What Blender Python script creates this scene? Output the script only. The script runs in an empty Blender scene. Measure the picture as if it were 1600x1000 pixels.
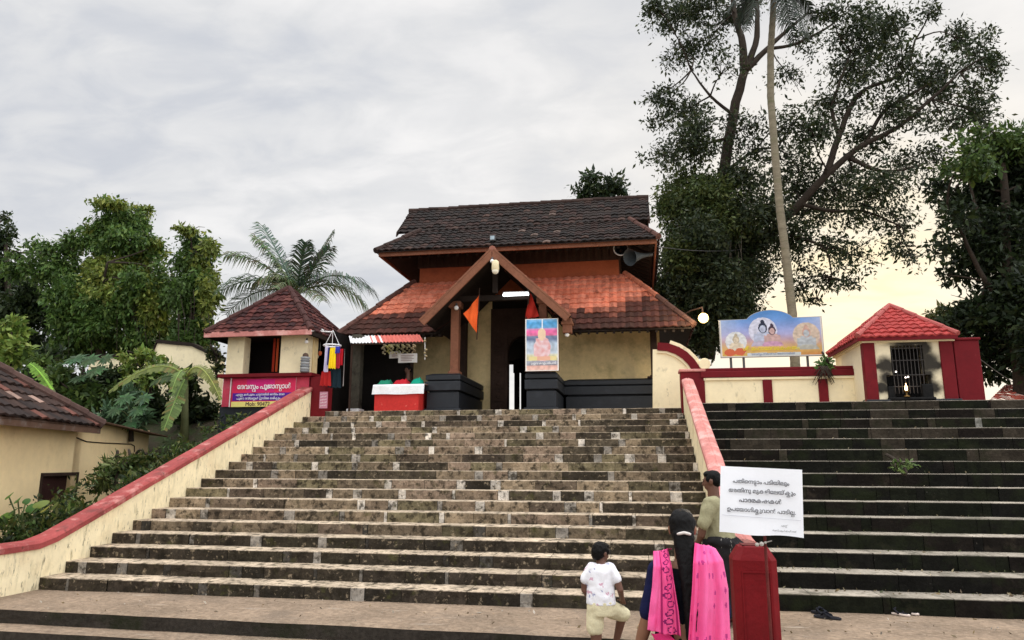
import bpy, bmesh, math, random
import numpy as np
from mathutils import Vector, Matrix, noise as mnoise

# ------------------------------------------------------------------ camera, sky, sun, exposure
SC = bpy.context.scene
COL = SC.collection
rad = math.radians
CAM = Vector((0.0, 0.0, 1.6))
PITCH, YAW, ROLL, FPX = 0.196194705, 0.17185862, 0.0023717, 1135.41
_f = Vector((-math.sin(YAW) * math.cos(PITCH), math.cos(YAW) * math.cos(PITCH), math.sin(PITCH)))
_r = Vector((math.cos(YAW), math.sin(YAW), 0))
_u = _r.cross(_f)
_r, _u = _r * math.cos(ROLL) + _u * math.sin(ROLL), _u * math.cos(ROLL) - _r * math.sin(ROLL)
cam_d = bpy.data.cameras.new('camera')
cam_d.sensor_width = 36.0
cam_d.lens = 36.0 * FPX / 1600.0
cam_d.clip_end = 2000
cam_d.clip_start = 0.05
cam = bpy.data.objects.new('camera', cam_d)
COL.objects.link(cam)
cam.matrix_world = Matrix(((_r.x, _u.x, -_f.x, CAM.x), (_r.y, _u.y, -_f.y, CAM.y), (_r.z, _u.z, -_f.z, CAM.z), (0, 0, 0, 1)))
SC.camera = cam

SUN_AZ, SUN_EL = rad(16.0), rad(12)          # azimuth to the right of +Y
SUN_DIR = Vector((math.sin(SUN_AZ) * math.cos(SUN_EL), math.cos(SUN_AZ) * math.cos(SUN_EL), math.sin(SUN_EL)))
sun_d = bpy.data.lights.new('sun', 'SUN')
sun_d.energy = 1.4
sun_d.angle = rad(14)
sun_d.color = (1.0, 0.86, 0.68)
sun = bpy.data.objects.new('sun', sun_d)
COL.objects.link(sun)
sun.rotation_euler = SUN_DIR.to_track_quat('Z', 'Y').to_euler()

SC.view_settings.view_transform = 'Standard'
SC.view_settings.look = 'None'
SC.view_settings.gamma = 1
SC.view_settings.exposure = 0.72

def build_world():
    w = bpy.data.worlds.new('World')
    SC.world = w
    w.use_nodes = True
    nt = w.node_tree
    N, L = nt.nodes, nt.links
    N.clear()
    def nd(t, **k):
        n = N.new(t)
        for a, b in k.items():
            setattr(n, a, b)
        return n
    def mth(op, a, b=None, clamp=False):
        n = nd('ShaderNodeMath', operation=op, use_clamp=clamp)
        for i, v in enumerate((a, b)):
            if v is None:
                continue
            if isinstance(v, (int, float)):
                n.inputs[i].default_value = v
            else:
                L.new(v, n.inputs[i])
        return n.outputs[0]
    def smooth(v, lo, hi):
        n = nd('ShaderNodeMapRange', interpolation_type='SMOOTHSTEP')
        n.inputs[1].default_value = lo
        n.inputs[2].default_value = hi
        L.new(v, n.inputs[0])
        return n.outputs[0]
    tc = nd('ShaderNodeTexCoord')
    sep = nd('ShaderNodeSeparateXYZ')
    L.new(tc.outputs['Generated'], sep.inputs[0])
    x, y, z = sep.outputs
    # clouds lie on a flat deck overhead
    zz = mth('ADD', mth('MAXIMUM', z, 0.0), 0.22)
    cx, cy = mth('DIVIDE', x, zz), mth('DIVIDE', y, zz)
    cmb = nd('ShaderNodeCombineXYZ')
    L.new(cx, cmb.inputs[0]); L.new(cy, cmb.inputs[1])
    def fbm(scale, detail, rough, off):
        mp = nd('ShaderNodeMapping')
        mp.inputs['Location'].default_value = (off, off * .37, 0)
        mp.inputs['Scale'].default_value = (1.0, 1.5, 1)
        L.new(cmb.outputs[0], mp.inputs[0])
        n = nd('ShaderNodeTexNoise')
        n.inputs['Scale'].default_value = scale
        n.inputs['Detail'].default_value = detail
        n.inputs['Roughness'].default_value = rough
        n.inputs['Distortion'].default_value = .4
        L.new(mp.outputs[0], n.inputs['Vector'])
        return n.outputs[0]
    c1, c2 = fbm(1.3, 6, .55, 3.1), fbm(4.5, 5, .55, 9.7)
    cl = mth('ADD', mth('MULTIPLY', smooth(c1, .32, .68), .55), mth('MULTIPLY', smooth(c2, .32, .68), .45))
    ramp = nd('ShaderNodeValToRGB')
    e = ramp.color_ramp.elements
    e[0].position, e[0].color = 0.0, (.385, .40, .435, 1)
    e[1].position, e[1].color = 1.0, (.60, .59, .585, 1)
    m = ramp.color_ramp.elements.new(.5)
    m.color = (.49, .492, .50, 1)
    L.new(cl, ramp.inputs[0])
    # warm evening glow round the hidden sun
    dt = nd('ShaderNodeVectorMath', operation='DOT_PRODUCT')
    L.new(tc.outputs['Generated'], dt.inputs[0])
    dt.inputs[1].default_value = SUN_DIR
    d = mth('MAXIMUM', dt.outputs['Value'], 0.0)
    g1, g2 = mth('POWER', d, 75.0), mth('POWER', d, 14.0)
    glow2 = nd('ShaderNodeMix', data_type='RGBA', blend_type='MIX')
    L.new(mth('MULTIPLY', g2, .85), glow2.inputs[0]); L.new(ramp.outputs[0], glow2.inputs[6]); glow2.inputs[7].default_value = (.60, .575, .54, 1)
    glow = nd('ShaderNodeMix', data_type='RGBA', blend_type='MIX')
    L.new(mth('MULTIPLY', g1, mth('ADD', mth('MULTIPLY', smooth(c2, .35, .6), .45), .55)), glow.inputs[0]); L.new(glow2.outputs[2], glow.inputs[6]); glow.inputs[7].default_value = (.66, .55, .35, 1)
    glow2 = glow
    # overcast, plus added fill: sky brightened overhead, behind the camera and far right
    boost = mth('ADD', mth('MULTIPLY', smooth(z, .60, .95), 3.4), mth('MULTIPLY', smooth(mth('MULTIPLY', y, -1.0), -.15, .75), .8))
    boost = mth('ADD', boost, mth('MULTIPLY', smooth(x, .55, .95), 1.8))
    boost = mth('ADD', boost, 1.0)
    vm = nd('ShaderNodeVectorMath', operation='SCALE')
    L.new(glow2.outputs[2], vm.inputs[0]); L.new(boost, vm.inputs['Scale'])
    sky = nd('ShaderNodeTexSky', sky_type='NISHITA')
    sky.sun_disc = False
    sky.sun_elevation = SUN_EL
    sky.sun_rotation = SUN_AZ
    bg1, bg2, mx, out = nd('ShaderNodeBackground'), nd('ShaderNodeBackground'), nd('ShaderNodeMixShader'), nd('ShaderNodeOutputWorld')
    L.new(sky.outputs[0], bg1.inputs[0]); bg1.inputs[1].default_value = .06
    L.new(vm.outputs[0], bg2.inputs[0]); bg2.inputs[1].default_value = 1.0
    mx.inputs[0].default_value = .93
    L.new(bg1.outputs[0], mx.inputs[1]); L.new(bg2.outputs[0], mx.inputs[2])
    L.new(mx.outputs[0], out.inputs[0])
build_world()

# ------------------------------------------------------------------ helpers
RNG = random.Random(7)
NPR = np.random.default_rng(11)
V = Vector

def at(px, py, Y):
    """the point at depth Y that the photograph (1600 x 1000) shows at pixel px, py"""
    d = _f + _r * ((px - 800) / FPX) + _u * ((500 - py) / FPX)
    return CAM + d * (Y / d.y)

def tag(o, label=None, cat=None, group=None, kind=None):
    for k, v in (('label', label), ('category', cat), ('group', group), ('kind', kind)):
        if v:
            o[k] = v
    return o

def thing(name, label, cat, loc=(0, 0, 0), group=None):
    o = bpy.data.objects.new(name, None)
    COL.objects.link(o)
    o.location = loc
    o.empty_display_size = .2
    return tag(o, label, cat, group)

class MB:
    """collects faces in world space; build() links them as ONE mesh object"""
    def __init__(s):
        s.v, s.f, s.c, s.m = [], [], [], []
        s.col, s.mi = (1, 1, 1), 0
    def face(s, pts, col=None):
        i = len(s.v)
        s.v += [tuple(p) for p in pts]
        s.f.append(tuple(range(i, i + len(pts))))
        s.c.append(col or s.col); s.m.append(s.mi)
    def add(s, vs, fs, col=None):
        i = len(s.v)
        s.v += [tuple(p) for p in vs]
        for f in fs:
            s.f.append(tuple(i + k for k in f)); s.c.append(col or s.col); s.m.append(s.mi)
    def box(s, x0, x1, y0, y1, z0, z1, M=None, col=None):
        p = [V((x, y, z)) for z in (z0, z1) for y in (y0, y1) for x in (x0, x1)]
        if M is not None:
            p = [M @ q for q in p]
        s.add(p, [(0, 2, 3, 1), (4, 5, 7, 6), (0, 1, 5, 4), (2, 6, 7, 3), (0, 4, 6, 2), (1, 3, 7, 5)], col)
    def prism(s, poly, d, col=None):
        n = len(poly); d = V(d)
        vs = [V(p) for p in poly] + [V(p) + d for p in poly]
        s.add(vs, [tuple(range(n))[::-1], tuple(range(n, 2 * n))] + [(i, (i + 1) % n, n + (i + 1) % n, n + i) for i in range(n)], col)
    def tube(s, pts, rs, n=8, caps=True, col=None):
        pts = [V(p) for p in pts]
        if isinstance(rs, (int, float)):
            rs = [rs] * len(pts)
        rings, up = [], None
        for i, p in enumerate(pts):
            t = (pts[min(i + 1, len(pts) - 1)] - pts[max(i - 1, 0)]).normalized()
            a = up if up is not None else (V((0, 0, 1)) if abs(t.z) < .9 else V((1, 0, 0)))
            b = t.cross(a).normalized(); up = b.cross(t).normalized()
            rings += [p + (b * math.cos(2 * math.pi * k / n) + up * math.sin(2 * math.pi * k / n)) * rs[i] for k in range(n)]
        fs = [(i * n + k, i * n + (k + 1) % n, (i + 1) * n + (k + 1) % n, (i + 1) * n + k) for i in range(len(pts) - 1) for k in range(n)]
        if caps:
            fs += [tuple(range(n))[::-1], tuple(range((len(pts) - 1) * n, len(pts) * n))]
        s.add(rings, fs, col)
    def lathe(s, prof, c, n=16, col=None, M=None):
        c = V(c); vs = []
        for r, z in prof:
            for k in range(n):
                p = V((r * math.cos(2 * math.pi * k / n), r * math.sin(2 * math.pi * k / n), z))
                vs.append(c + (M @ p if M is not None else p))
        fs = [(i * n + k, i * n + (k + 1) % n, (i + 1) * n + (k + 1) % n, (i + 1) * n + k) for i in range(len(prof) - 1) for k in range(n)]
        fs += [tuple(range(n))[::-1], tuple(range((len(prof) - 1) * n, len(prof) * n))]
        s.add(vs, fs, col)
    def ball(s, c, r, n=12, col=None, M=None):
        r = V(r) if not isinstance(r, (int, float)) else V((r, r, r))
        c = V(c); vs = []; m = n // 2
        for i in range(m + 1):
            t = math.pi * i / m
            for k in range(n):
                a = 2 * math.pi * k / n
                p = V((r.x * math.sin(t) * math.cos(a), r.y * math.sin(t) * math.sin(a), -r.z * math.cos(t)))
                vs.append(c + (M @ p if M is not None else p))
        s.add(vs, [(i * n + k, i * n + (k + 1) % n, (i + 1) * n + (k + 1) % n, (i + 1) * n + k) for i in range(m) for k in range(n)], col)
    def grid(s, fn, nu, nv, col=None):
        vs = [fn(i / nu, j / nv) for j in range(nv + 1) for i in range(nu + 1)]
        w = nu + 1
        s.add(vs, [(j * w + i, j * w + i + 1, (j + 1) * w + i + 1, (j + 1) * w + i) for j in range(nv) for i in range(nu)], col)
    def arrays(s, vs, quads, cols):
        """numpy leaf quads"""
        s.np = getattr(s, 'np', []) + [(vs, quads, cols)]
    def build(s, name, mat, parent=None, smooth=False, bevel=0, kind=None, mods=()):
        me = bpy.data.meshes.new(name)
        org = V(parent_world(parent)) if parent is not None else V((0, 0, 0))
        if getattr(s, 'np', None):
            vs = np.concatenate([a for a, _, _ in s.np]); off = 0; qs = []
            for a, q, _ in s.np:
                qs.append(q + off); off += len(a)
            qs = np.concatenate(qs); cs = np.concatenate([c for _, _, c in s.np])
            vs = vs - np.array(org)
            k = qs.shape[1]
            me.vertices.add(len(vs)); me.vertices.foreach_set('co', vs.astype(np.float32).ravel())
            me.loops.add(qs.size); me.loops.foreach_set('vertex_index', qs.astype(np.int32).ravel())
            me.polygons.add(len(qs)); me.polygons.foreach_set('loop_start', np.arange(0, qs.size, k, dtype=np.int32))
            me.update(calc_edges=True)
            cc = np.repeat(np.concatenate([cs, np.ones((len(cs), 1))], 1), k, 0)
        else:
            me.from_pydata([tuple(V(p) - org) for p in s.v], [], s.f)
            cc = np.array([(*c[:3], 1.0) for f, c in zip(s.f, s.c) for _ in f])
        at_ = me.color_attributes.new('Col', 'FLOAT_COLOR', 'CORNER')
        at_.data.foreach_set('color', cc.astype(np.float32).ravel())
        for m in (mat if isinstance(mat, (list, tuple)) else [mat]):
            me.materials.append(m)
        if s.m and max(s.m) > 0 and not getattr(s, 'np', None):
            me.polygons.foreach_set('material_index', s.m)
        if smooth:
            me.polygons.foreach_set('use_smooth', [True] * len(me.polygons))
        me.update()
        o = bpy.data.objects.new(name, me)
        COL.objects.link(o)
        if parent is not None:
            o.parent = parent
        if bevel:
            b = o.modifiers.new('b', 'BEVEL'); b.width = bevel; b.segments = 2; b.limit_method = 'ANGLE'; b.angle_limit = rad(40)
        if kind:
            o['kind'] = kind
        return o

def parent_world(p):
    q = V((0, 0, 0))
    while p is not None:
        q += p.location; p = p.parent
    return q

def jit(c, a, b, rng=None):
    k = (rng or RNG).uniform(a, b)
    return tuple(q * k for q in c)

def lin(h):
    h = h.lstrip('#')
    c = [int(h[i:i + 2], 16) / 255 for i in (0, 2, 4)]
    return tuple(v / 12.92 if v <= .04045 else ((v + .055) / 1.055) ** 2.4 for v in c)

def mk(name, rgb, var=.25, scale=5, rough=.85, bump=.25, bscale=45, attr=False, stains=(), transl=0, emit=0, metal=0, spec=.12, stretch=(1, 1, 1), fine=.12):
    """procedural material: broad tint variation, fine grain, stains with an outline of their own, bump"""
    m = bpy.data.materials.new(name)
    m.use_nodes = True
    nt = m.node_tree
    N, L = nt.nodes, nt.links
    bs = N['Principled BSDF']
    tc = N.new('ShaderNodeTexCoord')
    vec = tc.outputs['Object']
    if stretch != (1, 1, 1):
        mp = N.new('ShaderNodeMapping'); mp.inputs['Scale'].default_value = stretch
        L.new(vec, mp.inputs[0]); vec = mp.outputs[0]
    def nz(sc, det=5, ro=.6, v=None):
        n = N.new('ShaderNodeTexNoise'); n.inputs['Scale'].default_value = sc
        n.inputs['Detail'].default_value = det; n.inputs['Roughness'].default_value = ro
        L.new(v or vec, n.inputs['Vector']); return n.outputs[0]
    def mr(v, a, b, c, d):
        n = N.new('ShaderNodeMapRange'); n.inputs[1].default_value = a; n.inputs[2].default_value = b
        n.inputs[3].default_value = c; n.inputs[4].default_value = d; L.new(v, n.inputs[0]); return n.outputs[0]
    base = N.new('ShaderNodeMix'); base.data_type = 'RGBA'; base.blend_type = 'MULTIPLY'; base.inputs[0].default_value = 1
    if attr:
        a = N.new('ShaderNodeAttribute'); a.attribute_name = 'Col'
        am = N.new('ShaderNodeMix'); am.data_type = 'RGBA'; am.blend_type = 'MULTIPLY'; am.inputs[0].default_value = 1
        am.inputs[6].default_value = (*rgb, 1); L.new(a.outputs['Color'], am.inputs[7]); L.new(am.outputs[2], base.inputs[6])
    else:
        base.inputs[6].default_value = (*rgb, 1)
    f1 = mr(nz(scale), .25, .75, 1 - var, 1 + var)
    f2 = mr(nz(scale * 9, 3), .25, .75, 1 - fine, 1 + fine)
    mu = N.new('ShaderNodeMath'); mu.operation = 'MULTIPLY'; L.new(f1, mu.inputs[0]); L.new(f2, mu.inputs[1])
    cb = N.new('ShaderNodeCombineXYZ')
    for i in range(3):
        L.new(mu.outputs[0], cb.inputs[i])
    L.new(cb.outputs[0], base.inputs[7])
    cur = base.outputs[2]
    for st in stains:
        col, lo, hi, sc, amt = st[:5]
        v = None
        if len(st) > 5:
            mp = N.new('ShaderNodeMapping'); mp.inputs['Scale'].default_value = st[5]; mp.inputs['Location'].default_value = (3.3 * sc, 1.7, .4)
            L.new(tc.outputs['Object'], mp.inputs[0]); v = mp.outputs[0]
        k = mr(nz(sc, 6, .65, v), lo, hi, 0, amt)
        mx = N.new('ShaderNodeMix'); mx.data_type = 'RGBA'; L.new(k, mx.inputs[0]); L.new(cur, mx.inputs[6]); mx.inputs[7].default_value = (*col, 1)
        cur = mx.outputs[2]
    L.new(cur, bs.inputs['Base Color'])
    bs.inputs['Roughness'].default_value = rough
    bs.inputs['Metallic'].default_value = metal
    bs.inputs['Specular IOR Level'].default_value = spec
    if bump:
        bp = N.new('ShaderNodeBump'); bp.inputs['Strength'].default_value = bump; bp.inputs['Distance'].default_value = .02
        L.new(nz(bscale, 6, .65), bp.inputs['Height']); L.new(bp.outputs[0], bs.inputs['Normal'])
    if emit:
        bs.inputs['Emission Color'].default_value = (*rgb, 1); bs.inputs['Emission Strength'].default_value = emit
    if transl:
        tr = N.new('ShaderNodeBsdfTranslucent'); L.new(cur, tr.inputs[0])
        ms = N.new('ShaderNodeMixShader'); ms.inputs[0].default_value = transl
        out = N['Material Output']; L.new(bs.outputs[0], ms.inputs[1]); L.new(tr.outputs[0], ms.inputs[2]); L.new(ms.outputs[0], out.inputs[0])
    return m

def bake(o, mats=None):
    """freeze an object's modifiers into its mesh"""
    bpy.context.view_layer.update()
    dg = bpy.context.evaluated_depsgraph_get()
    me = bpy.data.meshes.new_from_object(o.evaluated_get(dg))
    o.modifiers.clear()
    old = o.data; o.data = me
    bpy.data.meshes.remove(old)
    me.materials.clear()
    for m in (mats or []):
        me.materials.append(m)
    return o

# ------------------------------------------------------------------ materials of the setting
MOSS = (.022, .024, .014)
M_STONE = mk('weathered_stone', (1, 1, 1), var=.3, scale=3.5, fine=.3, rough=.92, bump=.6, bscale=30, attr=True,
             stains=[((.022, .018, .012), .50, .62, 9.0, .85), ((.40, .32, .22), .58, .68, 13.0, .6), ((.07, .07, .022), .58, .7, 5.2, .55), ((.015, .012, .009), .57, .66, 3.0, .6)])
M_DARKSTONE = mk('mossy_dark_stone', (1, 1, 1), var=.35, scale=2.5, fine=.35, rough=.95, bump=.6, bscale=30, attr=True,
                 stains=[((.05, .04, .028), .60, .74, 3.0, .5), ((.22, .20, .17), .69, .75, 22.0, .7), ((.014, .018, .007), .5, .66, 2.2, .7)])
M_PAVE = mk('worn_cement', (.25, .185, .13), var=.3, scale=1.6, fine=.35, rough=.95, bump=.5, bscale=60,
            stains=[((.16, .125, .095), .52, .68, 1.1, .6), ((.47, .41, .34), .62, .70, 2.4, .6, (.5, 2, 1)), ((.10, .08, .06), .58, .68, 21, .5), ((.46, .38, .29), .58, .66, 30, .5)])
M_GROUND = mk('dusty_ground', (.22, .18, .14), var=.25, scale=.8, fine=.25, bump=.5, bscale=30)
M_SOIL = mk('dark_soil', (.05, .042, .028), var=.4, scale=2, fine=.3, bump=.8, bscale=14, stains=[((.035, .06, .018), .45, .6, 2.5, .7)])
M_CREAM = mk('cream_limewash', (.86, .75, .50), var=.10, scale=1.3, fine=.05, rough=.9, bump=.15, bscale=30,
             stains=[((.36, .29, .17), .60, .78, 3.0, .55, (2.6, 2.6, .7)), ((.14, .115, .065), .58, .68, 4.0, .65, (2.6, 2.6, .6)), ((.05, .042, .03), .60, .67, 11, .7, (1.8, 1.8, .55)), ((.50, .44, .26), .5, .7, 7, .5, (1.5, 1.5, .5)), ((.62, .45, .24), .55, .75, 1.2, .5)])
M_WALLCREAM = mk('cream_wall_wash', (.86, .75, .50), var=.10, scale=1.1, fine=.05, rough=.9, bump=.15, bscale=30, stains=[((.50, .40, .22), .58, .78, 1.6, .5, (1.4, 1.4, .8)), ((.20, .17, .11), .60, .74, 3.2, .5, (1.3, 1.3, .9)), ((.09, .085, .05), .63, .72, 6, .5, (1.2, 1.2, .6)), ((.06, .05, .035), .71, .75, 14, .6)])
M_OLDCREAM = mk('dingy_yellow_plaster', (.76, .60, .32), var=.18, scale=1.0, fine=.10, rough=.92, bump=.2, bscale=30,
                stains=[((.20, .17, .08), .52, .72, 1.3, .65), ((.08, .065, .04), .64, .74, 4.5, .6), ((.50, .42, .20), .55, .7, 1.0, .5)])
M_YELLOW = mk('buff_house_plaster', (.90, .70, .40), var=.12, scale=.7, fine=.05, bump=.12, stains=[((.40, .24, .10), .55, .8, .9, .5), ((.18, .13, .08), .66, .74, 6, .4)])
M_PINK = mk('faded_pink_paint', (.52, .21, .185), var=.18, scale=1.5, fine=.14, rough=.8, bump=.3, bscale=35, stains=[((.74, .46, .41), .50, .66, 3.0, .75), ((.30, .11, .09), .58, .72, 4, .6), ((.10, .06, .045), .66, .74, 9, .6)])
M_ROSEPINK = mk('weathered_rose_coping', (.31, .066, .062), var=.28, scale=1.5, fine=.12, rough=.75, bump=.3, bscale=35, stains=[((.55, .26, .23), .52, .66, 4.0, .7), ((.14, .05, .045), .54, .68, 5, .7), ((.05, .04, .03), .60, .70, 11, .75), ((.62, .50, .38), .68, .73, 7, .7)])
M_RED = mk('maroon_paint', (.135, .008, .012), var=.2, scale=1.6, fine=.08, rough=.6, bump=.15, stains=[((.07, .008, .01), .56, .74, 3.5, .6), ((.30, .05, .05), .66, .74, 6, .5)])
M_BRIGHTRED = mk('bright_red_board', (.52, .035, .03), var=.12, scale=2, rough=.55, bump=.1, stains=[((.75, .3, .25), .64, .7, 7, .5)])
M_BLACK = mk('black_oxide_paint', (.008, .011, .016), var=.3, scale=1.5, fine=.15, rough=.55, bump=.2, bscale=25, spec=.4, stains=[((.030, .035, .045), .54, .76, 2.5, .6), ((.09, .08, .065), .66, .74, 9, .5)])
M_WOOD = mk('brown_painted_wood', (.20, .085, .05), var=.25, scale=2, fine=.15, rough=.7, bump=.25, stretch=(1, 1, 1), stains=[((.07, .03, .02), .56, .72, 4, .6)])
M_DARKWOOD = mk('dark_old_wood', (.040, .024, .018), var=.35, scale=2.5, fine=.2, rough=.75, bump=.35)
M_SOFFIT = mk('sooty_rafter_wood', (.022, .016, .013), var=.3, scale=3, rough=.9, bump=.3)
M_TILE = mk('clay_tile', (1, 1, 1), var=.22, scale=1.2, fine=.22, rough=.88, bump=.45, bscale=40, attr=True,
            stains=[((.022, .018, .016), .56, .70, 5.5, .6)])
M_TERRA = mk('terracotta_wall', (.27, .075, .034), var=.18, scale=1.6, fine=.12, rough=.9, bump=.3, stains=[((.14, .045, .025), .54, .7, 1.8, .6)])
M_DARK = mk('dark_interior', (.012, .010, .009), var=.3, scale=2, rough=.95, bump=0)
M_WHITE = mk('white_paint', (.78, .78, .77), var=.05, scale=3, rough=.6, bump=.05)
M_METAL = mk('grey_iron', (.10, .10, .10), var=.2, scale=5, rough=.5, metal=.6, bump=.1)
M_RUST = mk('rusty_sheet', (.11, .065, .045), var=.3, scale=2.5, rough=.8, bump=.2, stains=[((.25, .23, .21), .56, .7, 3, .6)])
M_SHEET = mk('awning_sheet', (1, 1, 1), var=.12, scale=3, rough=.6, bump=.1, attr=True, stains=[((.12, .07, .05), .64, .72, 7, .6)])
M_CLOTH = mk('cloth', (1, 1, 1), var=.10, scale=6, rough=.95, bump=.2, bscale=120, attr=True, spec=.1)
M_PRINT = mk('printed_sheet', (1, 1, 1), var=.04, scale=8, rough=.45, bump=.03, attr=True)

def lamp_mat(name, rgb, e):
    return mk(name, rgb, var=0, fine=0, bump=0, emit=e)
M_GLOW = lamp_mat('lit_bulb', (1, .72, .26), 1.7)
M_TUBE = lamp_mat('lit_tube', (.95, .97, 1), 3.5)
M_FLAME = lamp_mat('oil_flame', (1, .62, .28), 8)

# ------------------------------------------------------------------ ground, steps
def structure(name, mb, mat, **k):
    return mb.build(name, mat, kind='structure', **k)

g = MB(); g.box(-250, 250, -80, 7.1, -.9, -.30)
structure('ground', g, M_GROUND)
far = MB(); far.face([(-400, 7.1, -.92), (400, 7.1, -.92), (400, 900, -.92), (-400, 900, -.92)])
structure('terrain', far, M_SOIL)

XL, XR = -7.72, 1.0              # faces of the two stair walls
def edge(x):                     # the landing's front edge runs slightly askew
    return 7.345 - .026 * x
lg = MB()
def landing_fn(u, v):
    x = -9 + 23 * u
    y = edge(x) + (9.3 - edge(x)) * v
    return (x, y, .006 * mnoise.noise((x * 1.3, y * 1.3, 2)) + (0 if v > 0 else -.012))
lg.grid(landing_fn, 160, 14)
lg.grid(lambda u, v: (-9 + 23 * u, edge(-9 + 23 * u) - .004 + .01 * mnoise.noise(((-9 + 23 * u) * 4, v * 3, 1)), -.17 + v * (.158 + .006 * mnoise.noise(((-9 + 23 * u) * 1.3, 7.4, 2)))), 160, 3, )
for i in range(160):             # second row of faces is the dark riser
    pass
landing = structure('landing', lg, [M_PAVE])
nf = 160 * 14
landing.data.materials.append(M_DARKSTONE)
ca = landing.data.color_attributes['Col']
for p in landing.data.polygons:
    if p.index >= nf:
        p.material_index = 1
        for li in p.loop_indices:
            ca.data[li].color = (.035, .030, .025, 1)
lower = MB()
lower.grid(lambda u, v: (-9 + 23 * u, edge(-9 + 23 * u) - .34 + .36 * v, -.152 + .005 * mnoise.noise((u * 30, v, 5))), 120, 3, (1, 1, 1))
kerb_step = structure('paved_step', lower, [M_PAVE])
lr = MB()
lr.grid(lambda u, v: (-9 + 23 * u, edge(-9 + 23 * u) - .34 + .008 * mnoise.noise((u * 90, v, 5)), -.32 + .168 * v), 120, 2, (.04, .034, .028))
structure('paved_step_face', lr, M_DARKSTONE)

def lerp3(a, b, t):
    return tuple(a[i] + (b[i] - a[i]) * t for i in range(3))

def flight(root, x0, x1, Y0, run, rise, n, tone, mat, tread_col, skip=None):
    rng = random.Random(int(x0 * 100) + n)
    for k in range(n):
        y, zt, zb = Y0 + k * run, (k + 1) * rise, k * rise - .03
        mb = MB()
        x = x0 - rng.uniform(0, .5)
        lime = rng.random() < .5
        while x < x1:
            if lime:
                w = rng.choice((.05, .08, .11, .13, .15, .18))
            else:
                w = rng.uniform(.30, .85)
            a, b = max(x, x0), min(x + w, x1)
            if b - a > .03:
                c = tone(k, (a + b) / 2, lime, rng)
                off = rng.uniform(-.008, .008)
                m = max(1, int((b - a) / .09))
                tc = lerp3(tread_col, c, rng.uniform(0, .12))
                tc = jit(tc, .85, 1.12, rng)
                prof = [(0, zb), (0, (zb + zt) / 2), (0, zt - .011), (.004, zt - .003), (.012, zt), (run * .5, zt), (run + .04, zt)]
                vs = []
                for (dy, z) in prof:
                    for i in range(m + 1):
                        xx = a + .003 + (b - a - .006) * i / m
                        j = .010 * mnoise.noise((xx * 5, k * 3.3, z * 8)) + (.008 * mnoise.noise((xx * 17, k * 5.1, z * 20)))
                        jz = .005 * mnoise.noise((xx * 2.2, k * 7.7, dy)) if z >= zt - .01 else 0
                        vs.append((xx, y + off + dy + j * (1 if dy < .1 else 0), z + jz))
                fs, base = [], len(mb.f)
                for r_ in range(len(prof) - 1):
                    for i in range(m):
                        fs.append((r_ * (m + 1) + i, r_ * (m + 1) + i + 1, (r_ + 1) * (m + 1) + i + 1, (r_ + 1) * (m + 1) + i))
                mb.add(vs, fs)
                for r_ in range(len(prof) - 1):
                    for i in range(m):
                        s = jit(c, .80, 1.2, rng)
                        e = lerp3(s, tc, .35) if r_ == 2 else s
                        mb.c[base + r_ * m + i] = e if r_ <= 2 else tc
            x += w
            lime = (not lime) and rng.random() < (.55 if n > 17 else .62)
        mb.build('step', mat, root)
    # solid core under the treads keeps light from leaking through the joints
    core = MB()
    poly = [(x0, Y0 + .05, -.3)]
    for k in range(n):
        poly += [(x0, Y0 + .05 + k * run, (k + 1) * rise - .04), (x0, Y0 + .05 + (k + 1) * run, (k + 1) * rise - .04)]
    poly.append((x0, Y0 + .05 + n * run, -.3))
    core.prism(poly, (x1 - x0, 0, 0), (.03, .03, .03))
    core.build('core', mat, root)

def tone_main(k, x, lime, rng):
    if lime:
        s = rng.choice((.35, .5, .8, 1.0, 1.15)) if k > 4 else rng.choice((.08, .12, .25, .5))
        return (.58 * s, .53 * s, .46 * s)
    c = rng.choice([(.26, .20, .135), (.31, .24, .16), (.22, .165, .115), (.19, .16, .095), (.27, .20, .145), (.16, .125, .085), (.08, .065, .045)])
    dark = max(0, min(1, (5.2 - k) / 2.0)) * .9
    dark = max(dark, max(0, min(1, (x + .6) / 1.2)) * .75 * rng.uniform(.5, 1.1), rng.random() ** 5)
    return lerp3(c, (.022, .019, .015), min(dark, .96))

def tone_side(k, x, lime, rng):
    c = rng.choice([(.0065, .006, .005), (.006, .006, .0045), (.009, .007, .0055), (.007, .008, .0045)])
    if k >= 9 and rng.random() < .35:
        c = (.032, .026, .019)
    if lime and rng.random() < .03:
        c = (.35, .34, .31)
    return c

main = thing('stone_staircase', 'broad tan stone stair of white-patched blocks leading up to the temple gate', 'staircase', (-3.3, 8.7, 0))
flight(main, XL, .965, 8.70, .42766, .14889, 19, tone_main, M_STONE, (.50, .40, .29))
side = thing('stone_staircase', 'dark mossy stone stair with pale step edges right of the pink parapet', 'staircase', (6, 8.99, 0))
flight(side, 1.20, 14.0, 8.99, .39907, .18506, 15, tone_side, M_DARKSTONE, (.33, .29, .235))

tr = MB()
tr.box(-9.5, 1.2, 16.75, 60, -.5, 2.826)
tr.box(1.2, 40, 14.98, 60, -.5, 2.772)
structure('temple_terrace', tr, M_PAVE)
bank = MB()
def bank_fn(u, v):
    x = -8.05 - 26 * u
    y = 5.2 + 40 * v
    h = .45 + max(0, y - 8.7) * .30
    h = min(h, 2.75)
    h -= max(0, min(1, (-8.6 - x) / 1.6)) * min(1.6, max(0, h - .1)) * (1 if y < 15.5 else max(0, 1 - (y - 15.5) / 2))
    return (x, y, h + .12 * mnoise.noise((x * .9, y * .9, 0)))
bank.grid(bank_fn, 60, 90)
structure('garden_bank', bank, M_SOIL, smooth=True)

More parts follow.
